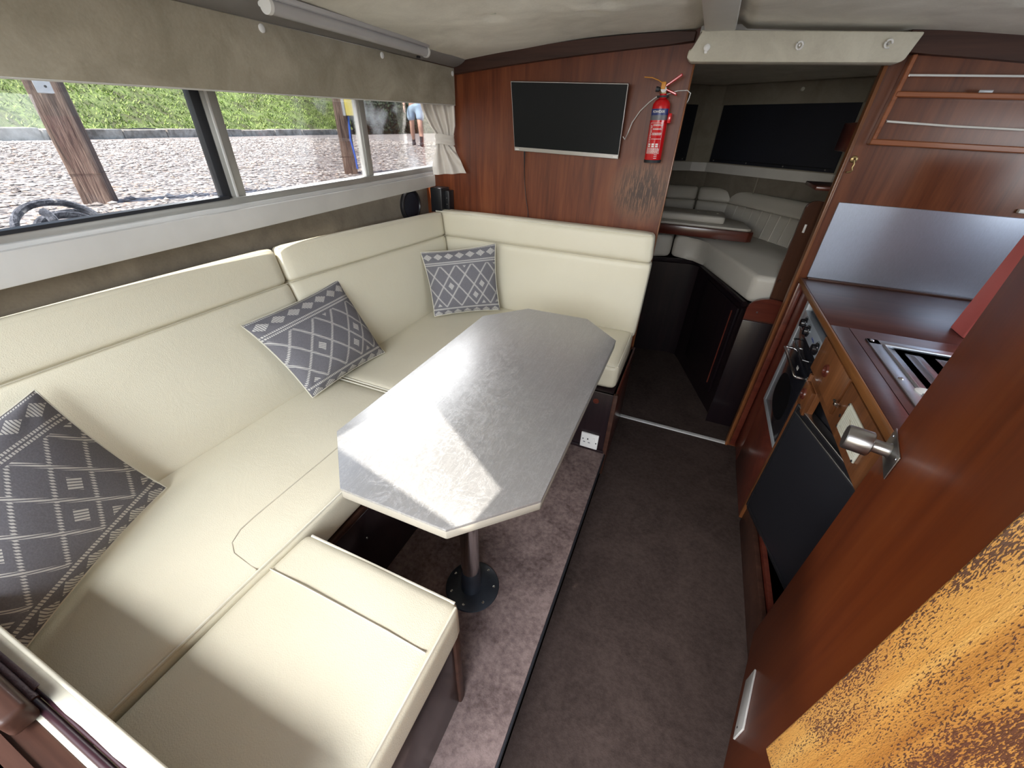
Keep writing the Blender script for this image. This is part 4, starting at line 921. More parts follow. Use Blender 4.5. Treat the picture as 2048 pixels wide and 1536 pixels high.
# ================================================================== FORE CABIN
hull = [(1.27, 2.052), (0.73, 3.26), (0.0, 3.76), (-0.12, 3.76), (-0.85, 3.26), (-1.20, 2.13)]
def wallseg(bb, pts, z0, z1, off0=0.0, off1=0.0, th=0.02):
    cx = V((-0.06, 2.6, 0))
    for (xa, ya), (xb, yb) in zip(pts, pts[1:]):
        d = V((xb - xa, yb - ya, 0)).normalized(); n_ = V((-d.y, d.x, 0))
        if (cx - V((xa, ya, 0))).dot(n_) > 0: n_ = -n_
        a, c_ = V((xa, ya, 0)) - d * 0.05, V((xb, yb, 0)) + d * 0.05
        bb.hexa([a + n_ * off0 + V((0, 0, z0)), c_ + n_ * off0 + V((0, 0, z0)), c_ + n_ * (off0 + th) + V((0, 0, z0)), a + n_ * (off0 + th) + V((0, 0, z0)),
                 a + n_ * off1 + V((0, 0, z1)), c_ + n_ * off1 + V((0, 0, z1)), c_ + n_ * (off1 + th) + V((0, 0, z1)), a + n_ * (off1 + th) + V((0, 0, z1))])
    return bb
MT['fore_wall'] = suede('fore_wall_suede', (0.25, 0.225, 0.175), (0.33, 0.30, 0.24)); MT['fore_low'] = suede('fore_low_suede', (0.15, 0.13, 0.10), (0.21, 0.185, 0.15))
wb = struct('wall_bow', wallseg(B(), hull, 1.255, 1.74), 'fore_wall')
struct('lower_lining', wallseg(B(), hull, 0.02, 1.215, 0.04, 0.04), 'fore_low', wb)
struct('ledge', wallseg(B(), hull, 1.203, 1.262, -0.025, -0.02, 0.07), 'white_board', wb)
struct('lining_joint', B().box((0.345, 3.545, 0.9), (0.350, 3.56, 1.20)), 'fore_wall', wb)
struct('ceiling_fore', B().prism([(x, y, 1.735) for x, y in hull], (0, 0, 0.02)), 'headliner')
struct('floor_fore', B().box((-1.3, 3.1, -0.02), (1.2, 3.8, 0.0)), 'brown_bulk')
def on_hull(i, f, inset_, z):
    a, c_ = V((*hull[i], 0)), V((*hull[i + 1], 0)); d = (c_ - a).normalized(); n_ = V((-d.y, d.x, 0))
    if (V((-0.06, 2.6, 0)) - a).dot(n_) < 0: n_ = -n_
    return a.lerp(c_, f) + n_ * inset_ + V((0, 0, z))
def cover(name, segs, lab):
    w = sgroup(name, segs[0][0], lab)
    for j, (A, C_, z0, z1) in enumerate(segs):
        n_ = (C_ - A).cross(V((0, 0, 1))).normalized(); n_ = n_ if (V((-0.06, 2.6, 0)) - A).dot(n_) > 0 else -n_
        struct('window_cover', B().hexa([A + V((0, 0, z0)), C_ + V((0, 0, z0)), C_ + n_ * 0.006 + V((0, 0, z0)), A + n_ * 0.006 + V((0, 0, z0)), A + V((0, 0, z1)), C_ + V((0, 0, z1)), C_ + n_ * 0.006 + V((0, 0, z1)), A + n_ * 0.006 + V((0, 0, z1))], 0.001, 1), 'navy', w)
        for k in range(4):
            p = A.lerp(C_, 0.04 + 0.3 * k) + n_ * 0.007 + V((0, 0, z0 + 0.012)); obj('press_stud', B().lathe(p, n_, [(0, 0.005), (0.002, 0.004)], 8), 'steel', w)
        for e in (0.01,): struct('stitched_hem', B().tube([A.lerp(C_, 0.02) + n_ * 0.007 + V((0, 0, z0 + 0.02)), C_.lerp(A, 0.02) + n_ * 0.007 + V((0, 0, z0 + 0.02))], 0.002, 5), 'black', w)
cover('window_2', [(on_hull(1, 0.985, 0.001, 0), on_hull(1, 0.02, 0.001, 0), 1.268, 1.625), (on_hull(0, 0.99, 0.001, 0), on_hull(0, 0.25, 0.001, 0), 1.268, 1.615)], 'fore cabin window behind a navy blue cover, to the right')
cover('window_3', [(on_hull(3, 0.06, 0.001, 0), on_hull(3, 0.97, 0.001, 0), 1.268, 1.625)], 'fore cabin window behind a navy blue cover, to the left of the pillar')
fp = thing('fore_pelmet', (-0.06, 3.5, 1.62), 'taupe suede pelmet above the fore cabin windows', 'pelmet')
for i, f0, f1 in ((0, 0.2, 1.0), (1, 0.0, 1.0), (2, 0, 1), (3, 0.0, 1.0)):
    A, C_ = on_hull(i, f0, 0.014, 0), on_hull(i, f1, 0.014, 0)
    obj('fabric_panel', wallseg(B(), [(A.x, A.y), (C_.x, C_.y)], 1.618, 1.728, -0.006, -0.006, 0.006), 'fore_wall', fp)
for x, y in ((0.42, 3.45), (-0.30, 3.60)): obj('button', B().lathe((x, y, 1.69), (0, -1, 0), [(0, 0.012), (0.02, 0.010)], 12), 'offwhite', fp)
tag(obj('hatch_board', B().box((-0.137, 2.056, 1.672), (0.456, 2.064, 1.694), 0.002), 'white_board'), 'pale strip along the top of the doorway opening', 'trim strip')

bl_ = thing('berth_locker', (0.2, 2.9, 0.0), 'dark locker under the fore cabin berth cushions', 'locker')
fpoly = [(-0.60, 2.70), (-0.36, 2.955), (-0.197, 2.985), (0.06, 3.035), (0.115, 3.015), (0.150, 2.93), (0.368, 2.290), (0.455, 2.272), (1.10, 2.272), (0.78, 3.0), (0.0, 3.70), (-0.12, 3.70), (-0.8, 3.2)]
obj('front', B().prism([(x, y, 0.002) for x, y in fpoly], (0, 0, 0.700)), 'fore_dark', bl_)
obj('top_lip', B().tube([(x, y, 0.705) for x, y in [(-0.60, 2.68), (-0.36, 2.940), (-0.197, 2.968), (0.05, 3.018), (0.100, 3.0), (0.135, 2.92), (0.350, 2.300)]], 0.016, 8), 'fore_dark', bl_)
dA, dB = V((0.185, 2.82, 0)), V((0.345, 2.35, 0)); dn = V((-0.947, -0.322, 0))
obj('door', B().hexa([dA + V((0, 0, 0.12)), dB + V((0, 0, 0.12)), dB + dn * 0.012 + V((0, 0, 0.12)), dA + dn * 0.012 + V((0, 0, 0.12)), dA + V((0, 0, 0.66)), dB + V((0, 0, 0.66)), dB + dn * 0.012 + V((0, 0, 0.66)), dA + dn * 0.012 + V((0, 0, 0.66))], 0.002), 'fore_dark', bl_)
obj('door_moulding', B().tube([dB.lerp(dA, 0.10) + dn * 0.014 + V((0, 0, 0.16)), dB.lerp(dA, 0.10) + dn * 0.014 + V((0, 0, 0.63))], 0.004, 6), 'mahog_red', bl_)
def berth(label, poly, z0=0.722, z1=0.862):
    cx = sum(p[0] for p in poly) / len(poly); cy = sum(p[1] for p in poly) / len(poly)
    t = thing('berth_cushion', (cx, cy, z0), label, 'berth cushion', 'cream fore cabin berth cushions')
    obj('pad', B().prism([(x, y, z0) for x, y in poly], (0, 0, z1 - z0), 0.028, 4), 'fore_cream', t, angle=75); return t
berth('long cream berth cushion in the fore cabin, to the right', [(-0.085, 3.015), (0.03, 3.025), (0.085, 3.005), (0.130, 2.90), (0.350, 2.285), (0.455, 2.272), (0.98, 2.272), (0.64, 3.14), (0.40, 3.40), (0.0, 3.66), (-0.085, 3.66)])
berth('cream berth cushion in the fore cabin, half hidden behind the dinette wall', [(-0.60, 2.68), (-0.36, 2.935), (-0.20, 2.975), (-0.093, 2.998), (-0.093, 3.66), (-0.78, 3.12)])
def bback(label, a, c_, a2, c2, chan=0, zb=0.855, zt=1.10):
    t = thing('berth_back_cushion', ((a[0] + c_[0]) / 2, (a[1] + c_[1]) / 2, zb), label, 'backrest', 'cream fore cabin backrests')
    a, c_, a2, c2 = V((*a, zb)), V((*c_, zb)), V((*a2, zt)), V((*c2, zt)); k = V((0, 0.06, 0)) + ((a + c_) / 2 - V((-0.06, 2.6, zb))).normalized() * 0.03
    k.z = 0; zm = 0.62; am, cm = a.lerp(a2, zm), c_.lerp(c2, zm)
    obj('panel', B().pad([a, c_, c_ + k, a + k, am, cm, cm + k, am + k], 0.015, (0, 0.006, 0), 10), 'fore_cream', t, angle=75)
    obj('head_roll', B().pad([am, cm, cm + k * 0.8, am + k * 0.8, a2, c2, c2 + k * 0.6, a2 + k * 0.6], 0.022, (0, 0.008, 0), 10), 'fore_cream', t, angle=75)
    for i in range(chan):
        f = 0.08 + i * 0.88 / max(1, chan); p0, p1 = a.lerp(c_, f), am.lerp(cm, f); nn = V((-(c_ - a).y, (c_ - a).x, 0)).normalized() * 0.006
        if nn.dot(k) > 0: nn = -nn
        obj('flute', B().tube([p0 + nn * 0.2, p0.lerp(p1, 0.5) + nn * 0.3, p1 + nn * 0.2], 0.006, 6), 'fore_cream', t)
bback('cream fluted berth backrest along the starboard side', (0.66, 2.90), (0.19, 3.60), (0.74, 3.10), (0.215, 3.69), 9)
bback('cream berth backrest nearest the starboard partition', (0.90, 2.30), (0.665, 2.89), (1.05, 2.30), (0.745, 3.09), 5)
bback('small square berth backrest at the bow', (0.205, 3.60), (-0.01, 3.66), (0.25, 3.68), (-0.01, 3.72))
bback('small square berth backrest at the bow, left of centre', (-0.02, 3.66), (-0.22, 3.60), (-0.02, 3.72), (-0.26, 3.68))
bback('cream berth backrest on the port side of the bow', (-0.23, 3.59), (-0.75, 3.0), (-0.27, 3.67), (-0.85, 3.1))
ib = thing('infill_board', (0.0, 3.2, 0.88), 'red wooden berth infill board with a cream pad', 'board')
obj('board', B().prism([(-0.60, 2.93, 0.884), (0.335, 2.93, 0.884), (0.362, 2.955, 0.884), (0.33, 3.20, 0.884), (0.05, 3.55, 0.884), (-0.60, 3.2, 0.884)], (0, 0, 0.058), 0.004, 2), 'mahog_red', ib)
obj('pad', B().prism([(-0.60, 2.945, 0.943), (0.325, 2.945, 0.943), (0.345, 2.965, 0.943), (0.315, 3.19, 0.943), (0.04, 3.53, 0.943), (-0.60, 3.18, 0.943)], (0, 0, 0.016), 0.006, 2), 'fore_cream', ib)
lc = thing('loose_cushion', (0.0, 3.15, 0.96), 'flat cream cushion lying on the infill board', 'cushion')
obj('pad', B().pad(block8(-0.55, 0.185, 3.00, 3.24, 0.961, 1.005), 0.012, (0.002, 0.002, 0.003), 10), 'fore_cream', lc, angle=75)
for k in range(3): obj('tuft', B().lathe((0.02 + k * 0.06, 3.12, 1.005), (0, 0, 1), [(0, 0.009), (0.004, 0.006)], 10), 'cream_pipe', lc)

MT['partition_wood'] = wood('partition_wood', (0.040, 0.016, 0.009), (0.070, 0.028, 0.016), (0.10, 0.042, 0.024))
pt = thing('partition', (0.53, 2.26, 0.0), 'dark mahogany partition with a rounded top just inside the fore cabin', 'partition')
P_ = [(0.452, 0.0), (0.75, 0.0), (0.75, 1.215), (0.475, 1.215)] + [(0.475 - 0.035 * math.sin(a), 1.215 - 0.035 * (1 - math.cos(a))) for a in [i * PI / 12 for i in range(1, 7)]] + [(0.436, 0.90), (0.44, 0.80)]
obj('panel', B().prism([(x, 2.245, z) for x, z in P_], (0, 0.02, 0), 0.002, 1), 'partition_wood', pt)
obj('clip', B().box((0.462, 2.236, 1.085), (0.470, 2.245, 1.12), 0.001), 'white', pt)
obj('catch_knob', B().lathe((0.452, 2.245, 0.86), (0, -1, 0), [(0, 0.008), (0.008, 0.006)], 12), 'mahog_dark', pt)
obj('shelf', B().box((0.45, 2.25, 1.255), (0.75, 2.50, 1.272), 0.003), 'mahog_red', pt)
obj('shelf', B().box((0.49, 2.20, 1.40), (0.60, 2.40, 1.50), 0.003), 'mahog_red', pt)
le = thing('locker_end', (0.42, 2.26, 0.0), 'low dark red locker end with a rounded top beside the doorway', 'locker')
Q = [(0.355, 0.002), (0.56, 0.002), (0.56, 0.765)] + [(0.455 + 0.10 * math.cos(a), 0.715 + 0.060 * math.sin(a)) for a in [PI / 2 + i * PI / 16 for i in range(0, 9)]]
obj('panel', B().prism([(x, 2.215, z) for x, z in Q], (0, 0.018, 0), 0.002, 1), 'mahog_red', le)
obj('lower_panel', B().box((0.353, 2.205, 0.004), (0.562, 2.2145, 0.654), 0.002), 'fore_dark', le)  # added dark sheet, low light there put into its colour
obj('joint', B().box((0.357, 2.2135, 0.655), (0.56, 2.216, 0.658)), 'mahog_dark', le)
obj('stud', B().lathe((0.405, 2.215, 0.700), (0, -1, 0), [(0, 0.005), (0.003, 0.003)], 10), 'chrome', le)

# ================================================================== OUTSIDE
def gz(x, y):
    t_ = max(0.0, min(1.0, (-x - 5.0) / 4.0))
    s_ = math.exp(-(((x + 7.7) / 2.5) ** 2 + ((y - 10.7) / 4.0) ** 2))
    return 0.835 + 0.085 * s_ + 0.012 * noise.noise(V((x * 0.6, y * 0.6, 0))) + (-0.05 if x > -3 else 0)
def beach(u, v):
    x = -1.9 - 34 * u ** 1.5; y = -14 + 60 * v; return V((x, y, gz(x, y)))
def gravel(name):
    b = NB(name); v = b.coord('Object')
    cell = b.voro(v, 26, 'F1', 'Color'); ds = b.voro(v, 26, 'F1', 'Distance')
    sx = b.new('ShaderNodeSeparateColor'); b.l.new(cell, sx.inputs[0])
    col = b.ramp(sx.outputs[0], [(0.0, (0.10, 0.085, 0.08)), (0.3, (0.24, 0.215, 0.20)), (0.6, (0.38, 0.35, 0.33)), (0.85, (0.56, 0.53, 0.51)), (1.0, (0.48, 0.30, 0.20))])
    dk = b.M('MULTIPLY', b.M('GREATER_THAN', ds, 0.52), 0.55)
    b.set(b.mix(dk, col, (0.10, 0.09, 0.09)), 0.75); b.bump(b.M('SUBTRACT', 1, ds), 0.9, 0.03); return b.m
MT['gravel'] = gravel('beach_gravel')
MT['pebble'] = (lambda b: (b.set(b.ramp(b.voro(b.coord(), 9, 'F1', 'Color'), [(0.1, (0.13, 0.11, 0.10)), (0.4, (0.30, 0.27, 0.25)), (0.7, (0.50, 0.47, 0.44)), (1.0, (0.34, 0.24, 0.17))]), 0.7)))(NB('pebble_stone'))
struct('ground', B().grid(beach, 60, 70), 'gravel')
pv, pf_ = [], []; rnd = random.Random(11)
ico = [(0, 0, 1), (0.9, 0, 0.3), (0.28, 0.86, 0.3), (-0.73, 0.53, 0.3), (-0.73, -0.53, 0.3), (0.28, -0.86, 0.3), (0, 0, -0.4)]
icf = [(0, 1, 2), (0, 2, 3), (0, 3, 4), (0, 4, 5), (0, 5, 1), (6, 2, 1), (6, 3, 2), (6, 4, 3), (6, 5, 4), (6, 1, 5)]
for k in range(17000):
    x = -1.95 - 12.5 * rnd.random() ** 1.15; y = -1.5 + (17 * rnd.random() if x < -4 else 8.5 * rnd.random())
    s_ = rnd.uniform(0.014, 0.034) * (1 + 0.06 * (-x)); a = rnd.uniform(0, 6.28); ca, sa = math.cos(a), math.sin(a); ex_, ey_ = rnd.uniform(0.7, 1.3), rnd.uniform(0.6, 1.0); hz = rnd.uniform(0.35, 0.7)
    z = gz(x, y); o_ = len(pv)
    for px, py, pz in ico: pv.append((x + s_ * (px * ex_ * ca - py * ey_ * sa), y + s_ * (px * ex_ * sa + py * ey_ * ca), z + s_ * hz * pz))
    pf_ += [tuple(o_ + i for i in f) for f in icf]
def raw(name, vs, fs, m, lab, cat, kind=None, parent=None):
    me = bpy.data.meshes.new(name); me.from_pydata(vs, [], fs); me.materials.append(MT[m]); o = bpy.data.objects.new(name, me); COL.objects.link(o)
    if parent: o.parent = parent; o.location = -base_of(parent)
    return tag(o, lab, cat, None, kind)
raw('pebbles', pv, pf_, 'pebble', 'pale loose pebbles covering the beach outside the window', 'pebbles', 'stuff')
# low stone kerb, grass bank
cA, cD = V((-14.8, 5.1, 0)), V((-0.239, 0.971, 0)).normalized(); cN = V((-0.971, -0.239, 0)).normalized()
MT['kerb'] = (lambda b: (b.set(b.ramp(b.noise(b.coord(), 2.4, 7, 0.7), [(0.35, (0.14, 0.12, 0.10)), (0.55, (0.36, 0.33, 0.29)), (0.7, (0.50, 0.47, 0.42))]), 0.85), b.bump(b.noise(b.coord(), 6, 5), 0.6, 0.05), b.m)[2])(NB('kerb_stone'))
kb = thing('kerb', cA + V((0, 0, 0.8)), 'low weathered stone kerb between the gravel and the grass', 'kerb')
rnd = random.Random(5); a = -16.0
while a < 44:
    w = rnd.uniform(1.3, 2.1); h_ = 1.075 + rnd.uniform(-0.02, 0.02) - 0.0022 * max(0, a)
    P = [cA + cD * (a + 0.01) + cN * rnd.uniform(-0.02, 0.02), cA + cD * (a + w - 0.01) + cN * rnd.uniform(-0.02, 0.02), cA + cD * (a + w - 0.01) + cN * 0.45, cA + cD * (a + 0.01) + cN * 0.45]
    obj('stone', B().hexa([p + V((0, 0, 0.70)) for p in P] + [p + V((0, 0, h_)) for p in P], 0.02, 1), 'kerb', kb); a += w
def bankz(s_): return 1.05 + 0.42 * max(0, s_ - 0.4)
MT['grass_ground'] = (lambda b: (b.set(b.ramp(b.noise(b.coord(), 1.3, 8, 0.7), [(0.35, (0.09, 0.085, 0.045)), (0.5, (0.13, 0.17, 0.05)), (0.66, (0.22, 0.30, 0.08))]), 0.9), b.bump(b.noise(b.coord(), 14, 4), 0.7, 0.08), b.m)[2])(NB('grass_bank'))
def bank(u, v):
    s_ = 0.4 + 16 * u; a = -18 + 66 * v; p = cA + cD * a + cN * s_; return V((p.x, p.y, bankz(s_) + 0.10 * noise.noise(V((p.x * 0.5, p.y * 0.5, 2)))))
struct('grass_bank', B().grid(bank, 40, 120), 'grass_ground')
MT['blade'] = (lambda b: b.set(b.ramp(b.noise(b.coord(), 2.2, 5, 0.7), [(0.30, (0.15, 0.15, 0.07)), (0.46, (0.20, 0.28, 0.07)), (0.60, (0.30, 0.40, 0.10)), (0.8, (0.38, 0.42, 0.18))]), 0.7))(NB('grass_blade'))
gv, gf = [], []; rnd = random.Random(8)
for k in range(52000):
    s_ = 0.42 + 11 * rnd.random() ** 1.2; a = -5 + 36 * rnd.random()
    if noise.noise(V((a * 0.8, s_ * 0.9, 7))) < -0.28 and rnd.random() < 0.7: continue
    p = cA + cD * a + cN * s_; z = bankz(s_) + 0.10 * noise.noise(V((p.x * 0.5, p.y * 0.5, 2))) - 0.02
    h_ = rnd.uniform(0.04, 0.13); w = rnd.uniform(0.015, 0.04); an = rnd.uniform(0, PI); lx, ly = rnd.uniform(-0.12, 0.12), rnd.uniform(-0.12, 0.12)
    o_ = len(gv); gv += [(p.x - w * math.cos(an), p.y - w * math.sin(an), z), (p.x + w * math.cos(an), p.y + w * math.sin(an), z), (p.x + lx, p.y + ly, z + h_)]; gf.append((o_, o_ + 1, o_ + 2))
raw('grass', gv, gf, 'blade', 'bright green grass growing on the bank beyond the kerb', 'grass', 'stuff')
# ivy hedge
MT['leaf'] = (lambda b: b.set(b.ramp(b.noise(b.coord(), 3.2, 4), [(0.35, (0.015, 0.032, 0.018)), (0.52, (0.045, 0.085, 0.04)), (0.68, (0.13, 0.19, 0.09))]), 0.55))(NB('ivy_leaf'))
MT['leaf_core'] = plain('ivy_core', (0.012, 0.018, 0.010), 0.9)
hg = thing('ivy_hedge', (-20.5, 27.0, 0.85), 'dark green ivy hedge behind the walking person', 'hedge')
def hfn(u, v):
    p = cA + cD * (15.6 + 26 * u) + cN * (-0.3 + 2.2 * v ** 1.5); return V((p.x, p.y, 0.80 + 3.4 * math.sin(v * PI * 0.5)))
obj('core', B().grid(hfn, 20, 8), 'leaf_core', hg)
lv, lf_ = [], []; rnd = random.Random(4)
for k in range(15000):
    u, v = rnd.random(), rnd.random() ** 1.3; p = hfn(u, v) - cN * rnd.uniform(0.0, 0.30) * (1 + noise.noise(V((u * 26, v * 5, 1)))); s_ = rnd.uniform(0.05, 0.13)
    a_, b_ = V((rnd.gauss(0, 1), rnd.gauss(0, 1), rnd.gauss(0, 1))).normalized(), V((rnd.gauss(0, 1), rnd.gauss(0, 1), rnd.gauss(0, 1))).normalized()
    o_ = len(lv); lv += [tuple(p - a_ * s_), tuple(p + b_ * s_ * 0.6), tuple(p + a_ * s_), tuple(p - b_ * s_ * 0.6)]; lf_.append((o_, o_ + 1, o_ + 2, o_ + 3))
raw('foliage', lv, lf_, 'leaf', None, None, 'stuff', hg)

# mooring posts
MT['post_wood'] = (lambda b: (b.set(b.ramp(b.noise(b.coord(scale=(16, 16, 1.4)), 1.8, 6, 0.65, 0.5), [(0.34, (0.035, 0.020, 0.016)), (0.48, (0.095, 0.060, 0.046)), (0.66, (0.22, 0.155, 0.12))]), 0.85), b.bump(b.noise(b.coord(scale=(30, 30, 2)), 2, 4), 0.8, 0.02), b.m)[2])(NB('weathered_post'))
def post(lab, x, y, w, rz, h_=2.6):
    t = thing('mooring_post', (x, y, gz(x, y)), lab, 'post', 'timber mooring posts on the beach'); z0 = gz(x, y) - 0.05
    def f(u, v):
        a = 2 * PI * u; r = w / 2 / max(abs(math.cos(a)), abs(math.sin(a))) if True else w; r = min(r, w * 0.66)
        k = 1 + 0.02 * noise.noise(V((u * 9, v * 6, x))) + (0.05 * max(0, 0.08 - v) / 0.08)
        p = Matrix.Rotation(rz, 3, 'Z') @ V((r * k * math.cos(a), r * k * math.sin(a), 0)); return V((x + p.x, y + p.y, z0 + h_ * v))
    bb = B().grid(f, 48, 30); obj('timber', bb, 'post_wood', t, angle=35)
    obj('crack_line', B().box((x - w * 0.52, y - w * 0.52, z0 + 0.26), (x + w * 0.52, y + w * 0.52, z0 + 0.263), rz=rz), 'post_wood', t)
    return t, z0
pA, _ = post('weathered timber post nearest the window, with a metal plate', -4.42, 1.905, 0.185, 0.95)
pB, _ = post('weathered timber post further along, carrying a yellow box and blue rope', -4.52, 4.86, 0.17, 0.75)
tow = V((4.42, -1.905, 0)).normalized(); side = V((-tow.y, tow.x, 0))
def plate(c_, w, h_, th_, t_, m, par, nm, tw):
    sd = V((-tw.y, tw.x, 0)); P = [c_ - sd * w / 2, c_ + sd * w / 2, c_ + sd * w / 2 + tw * th_, c_ - sd * w / 2 + tw * th_]
    return obj(nm, B().hexa([p - V((0, 0, h_ / 2)) for p in P] + [p + V((0, 0, h_ / 2)) for p in P], 0.004, 1), m, par)
plate(V((-4.42, 1.905, 1.63)) + tow * 0.095 + side * -0.005, 0.10, 0.17, 0.006, 0, 'surround', pA, 'metal_plate', tow)
obj('bolt', B().lathe(V((-4.42, 1.905, 1.585)) + tow * 0.101, tow, [(0, 0.008), (0.006, 0.006)], 10), 'black', pA)
tw2 = V((4.52, -4.86, 0)).normalized(); sd2 = V((-tw2.y, tw2.x, 0))
MT['yellow_box'] = plain('yellow_box', (0.62, 0.52, 0.12), 0.5); MT['blue_rope'] = plain('blue_rope', (0.03, 0.12, 0.55), 0.6)
yb = thing('yellow_box', (-4.40, 4.95, 1.50), 'yellow box with a pale side fixed to the further timber post', 'box')
cc = V((-4.52, 4.86, 1.64)) + tw2 * 0.10 + sd2 * 0.12
plate(cc, 0.13, 0.27, 0.09, 0, 'yellow_box', yb, 'casing', tw2); plate(cc - sd2 * 0.085, 0.035, 0.28, 0.07, 0, 'surround', yb, 'side_plate', tw2)
tag(obj('blue_rope', B().tube([V((-4.52, 4.86, 1.50)) + tw2 * 0.09 + sd2 * 0.08, V((-4.52, 4.86, 1.25)) + tw2 * 0.10 + sd2 * 0.06, V((-4.52, 4.86, 1.05)) + tw2 * 0.10 + sd2 * 0.085, V((-4.52, 4.86, 0.90)) + tw2 * 0.11 + sd2 * 0.09], 0.012, 8), 'blue_rope'), 'blue rope hanging down the further timber post', 'rope')

# side deck with a coil of mooring rope
struct('side_deck', B().box((-1.58, -1.2, 1.10), (-1.42, 2.6, 1.160), 0.006), 'grey_board')
MT['rope'] = (lambda b: (b.set(b.ramp(b.noise(b.coord(), 60, 3), [(0.42, (0.025, 0.030, 0.045)), (0.62, (0.10, 0.11, 0.14)), (0.74, (0.45, 0.45, 0.46))]), 0.85), b.bump(b.noise(b.coord(), 150, 2), 0.7, 0.004), b.m)[2])(NB('dark_mooring_rope'))
rp = thing('mooring_rope', (-1.52, 0.54, 1.165), 'dark blue mooring rope looped on the side deck, seen through the window corner', 'rope')
def coil(c_, r, tilt, rr, a0=0, a1=2 * PI, sq=1.0):
    pts = []
    for i in range(33):
        a = a0 + (a1 - a0) * i / 32; p = V((r * 0.45 * math.cos(a + PI / 2), r * math.cos(a), r * sq * math.sin(a))); pts.append(c_ + Matrix.Rotation(tilt, 3, 'Y') @ p)
    return pts
obj('loop', B().tube(coil(V((-1.50, 0.545, 1.185)), 0.088, 0.0, 0.0085, -0.1, PI + 0.1, 0.70), 0.0085, 8), 'rope', rp)
obj('loop', B().tube(coil(V((-1.50, 0.555, 1.180)), 0.062, 0.1, 0.0085, -0.2, PI + 0.2, 0.55), 0.010, 8), 'rope', rp)
obj('loop', B().tube(coil(V((-1.52, 0.58, 1.178)), 0.072, 0.3, 0.0085, -0.2, PI + 0.2, 0.42), 0.009, 8), 'rope', rp)
obj('rope_end', B().tube([(-1.475, 0.530, 1.165), (-1.478, 0.528, 1.195), (-1.488, 0.524, 1.225), (-1.50, 0.520, 1.232)], 0.010, 8), 'rope', rp)
obj('rope_end', B().tube([(-1.50, 0.50, 1.176), (-1.48, 0.55, 1.188), (-1.47, 0.60, 1.186), (-1.46, 0.66, 1.175)], 0.010, 8), 'rope', rp)

# ------------------------------------------------------------------ the walking person
MT['skin'] = plain('skin', (0.60, 0.36, 0.27), 0.55, var=0.05); MT['denim'] = plain('pale_denim', (0.36, 0.50, 0.64), 0.8, var=0.08)
MT['sock'] = plain('black_sock', (0.02, 0.022, 0.03), 0.85); MT['shirt'] = plain('blue_shirt', (0.30, 0.40, 0.55), 0.85); MT['hair'] = plain('brown_hair', (0.06, 0.035, 0.02), 0.6)
pe = thing('person', (-7.60, 10.95, gz(-7.60, 10.95)), 'person in pale blue denim shorts, black socks and shoes walking on the beach', 'person')
fw = V((0.50, -0.85, 0)).normalized(); lf2 = V((-fw.y, fw.x, 0)); G = V((-7.60, 10.95, gz(-7.60, 10.95)))
def W_(f, l, z): return G + fw * f + lf2 * l + V((0, 0, z))
def skin(name, verts, edges, radii, mat, par, root=0, sub=2):
    me = bpy.data.meshes.new(name); L = base_of(par) if par else V((0, 0, 0))
    me.from_pydata([tuple(V(p) - L) for p in verts], edges, []); o = bpy.data.objects.new(name, me); COL.objects.link(o)
    o.modifiers.new('s', 'SKIN'); sv = me.skin_vertices[0].data
    for i, r in enumerate(radii): sv[i].radius = (r, r) if not isinstance(r, tuple) else r
    sv[root].use_root = True
    m = o.modifiers.new('d', 'SUBSURF'); m.levels = sub; m.render_levels = sub
    dg = bpy.context.evaluated_depsgraph_get(); dg.update(); m2 = bpy.data.meshes.new_from_object(o.evaluated_get(dg)); bpy.data.objects.remove(o)
    m2.materials.clear(); m2.materials.append(MT[mat]); m2.polygons.foreach_set('use_smooth', [True] * len(m2.polygons)); m2.name = name
    n_ = bpy.data.objects.new(name, m2); COL.objects.link(n_); n_.parent = par; return n_
bv = [W_(0, 0, 0.96), W_(0.02, 0, 1.12), W_(0.02, 0, 1.30), W_(0.0, 0, 1.44), W_(0.01, 0, 1.52), W_(0.03, 0, 1.62), W_(0.03, 0, 1.72),
      W_(0.02, 0.10, 0.90), W_(0.16, 0.11, 0.50), W_(0.10, 0.12, 0.30), W_(0.16, 0.14, 0.09),
      W_(-0.02, -0.10, 0.90), W_(-0.04, -0.12, 0.50), W_(-0.16, -0.13, 0.30), W_(-0.28, -0.13, 0.11),
      W_(0.0, 0.19, 1.42), W_(-0.05, 0.26, 1.15), W_(0.04, 0.28, 0.92), W_(0.0, -0.19, 1.42), W_(0.05, -0.26, 1.15), W_(0.16, -0.27, 0.92)]
be = [(0, 1), (1, 2), (2, 3), (3, 4), (4, 5), (5, 6), (0, 7), (7, 8), (8, 9), (9, 10), (0, 11), (11, 12), (12, 13), (13, 14), (3, 15), (15, 16), (16, 17), (3, 18), (18, 19), (19, 20)]
brd = [0.13, 0.12, 0.14, 0.10, 0.055, 0.085, 0.075, 0.09, 0.066, 0.064, 0.042, 0.09, 0.066, 0.064, 0.036, 0.06, 0.042, 0.030, 0.06, 0.042, 0.030]
skin('body', bv, be, brd, 'skin', pe)
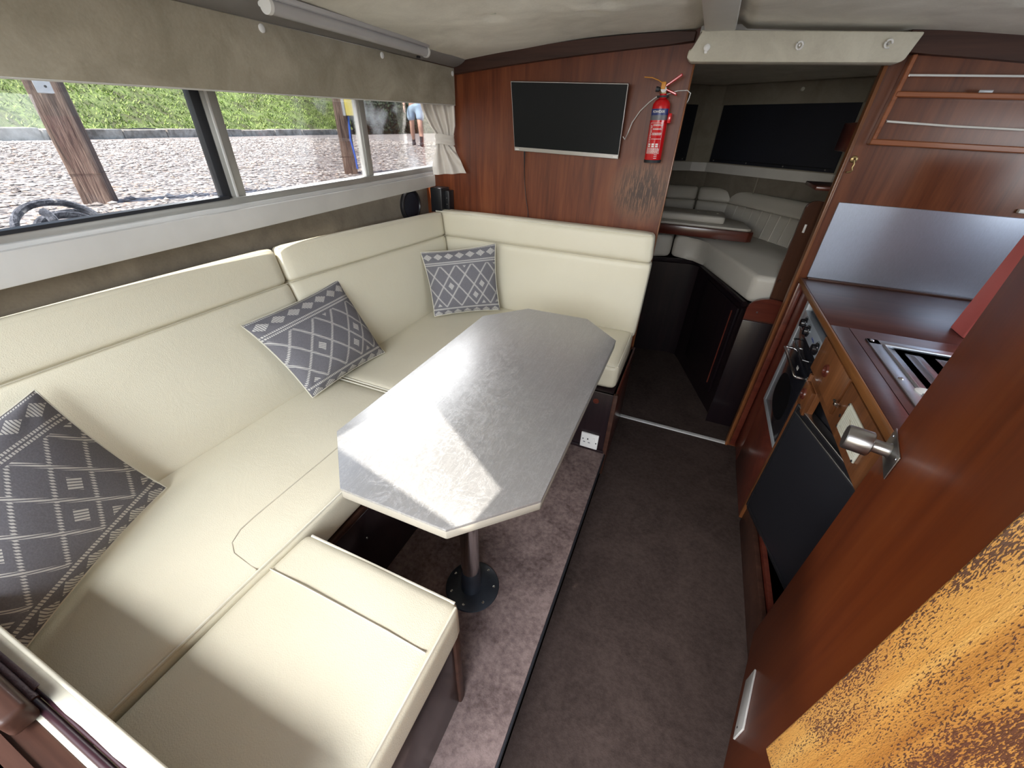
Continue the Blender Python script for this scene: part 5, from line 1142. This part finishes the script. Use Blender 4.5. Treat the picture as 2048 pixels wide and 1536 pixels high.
for s_, (wr, dr_) in ((1, (W_(0.04, 0.28, 0.92), fw * 0.2)), (-1, (W_(0.16, -0.27, 0.92), fw * 0.3))):
    hv, he, hr = [wr, wr + dr_ * 0.12 + V((0, 0, -0.05))], [(0, 1)], [0.026, 0.034]; pc = hv[1]
    for k in range(4):
        o_ = fw * (0.026 - 0.017 * k); i = len(hv); L_ = (0.9, 1.0, 0.95, 0.75)[k]
        hv += [pc + o_ + V((0, 0, -0.045)), pc + o_ * 1.05 + V((0, 0, -0.045 - 0.035 * L_)), pc + o_ - lf2 * s_ * 0.018 + V((0, 0, -0.045 - 0.068 * L_))]; he += [(1, i), (i, i + 1), (i + 1, i + 2)]; hr += [0.011, 0.0095, 0.008]
    i = len(hv); hv += [pc + fw * 0.045 + V((0, 0, -0.015)), pc + fw * 0.060 + V((0, 0, -0.055))]; he += [(1, i), (i, i + 1)]; hr += [0.012, 0.009]
    skin('hand', hv, he, hr, 'skin', pe, 0, 1)
skin('shorts', [W_(0, 0, 1.03), W_(0, 0, 0.93), W_(0.04, 0.115, 0.86), W_(0.10, 0.125, 0.72), W_(0.13, 0.125, 0.58), W_(-0.02, -0.115, 0.86), W_(-0.03, -0.13, 0.72), W_(-0.035, -0.13, 0.58)],
     [(0, 1), (1, 2), (2, 3), (3, 4), (1, 5), (5, 6), (6, 7)], [0.15, 0.15, 0.125, 0.115, 0.108, 0.125, 0.115, 0.108], 'denim', pe)
skin('shirt', [W_(0, 0, 1.02), W_(0.02, 0, 1.14), W_(0.02, 0, 1.30), W_(0.0, 0, 1.44), W_(0.0, 0.20, 1.42), W_(-0.03, 0.25, 1.24), W_(0.0, -0.20, 1.42), W_(0.03, -0.25, 1.24)],
     [(0, 1), (1, 2), (2, 3), (3, 4), (4, 5), (3, 6), (6, 7)], [0.15, 0.14, 0.155, 0.11, 0.075, 0.062, 0.075, 0.062], 'shirt', pe)
skin('hair', [W_(0.0, 0, 1.66), W_(0.02, 0, 1.74), W_(0.05, 0, 1.77)], [(0, 1), (1, 2)], [0.085, 0.085, 0.06], 'hair', pe)
obj('nose', B().lathe(W_(0.10, 0, 1.63), fw, [(0, 0.014), (0.015, 0.010), (0.022, 0.004)], 10), 'skin', pe)
for s_ in (-1, 1):
    obj('eye', B().lathe(W_(0.100, 0.03 * s_, 1.655), fw, [(0, 0.010), (0.006, 0.006)], 10), 'white', pe); obj('ear', B().lathe(W_(0.02, 0.082 * s_, 1.645), lf2 * s_, [(0, 0.026), (0.010, 0.020)], 12), 'skin', pe)
obj('mouth', B().box(W_(0.098, 0, 1.585) - V((0.02, 0.02, 0.004)), W_(0.098, 0, 1.585) + V((0.02, 0.02, 0.004)), 0.002), 'pink_red', pe)
for fp_, top, a_ in ((W_(0.16, 0.12, 0), W_(0.155, 0.12, 0.24), 1), (W_(-0.28, -0.13, 0.0), W_(-0.23, -0.13, 0.25), 0)):
    obj('sock', B().tube([fp_ + V((0, 0, 0.07)), top], [0.045, 0.052], 14), 'sock', pe)
    skin('shoe', [fp_ + V((0, 0, 0.055)) - fw * 0.06, fp_ + V((0, 0, 0.05)) + fw * 0.06, fp_ + V((0, 0, 0.035)) + fw * 0.18], [(0, 1), (1, 2)], [0.062, 0.058, 0.042], 'sock', pe)
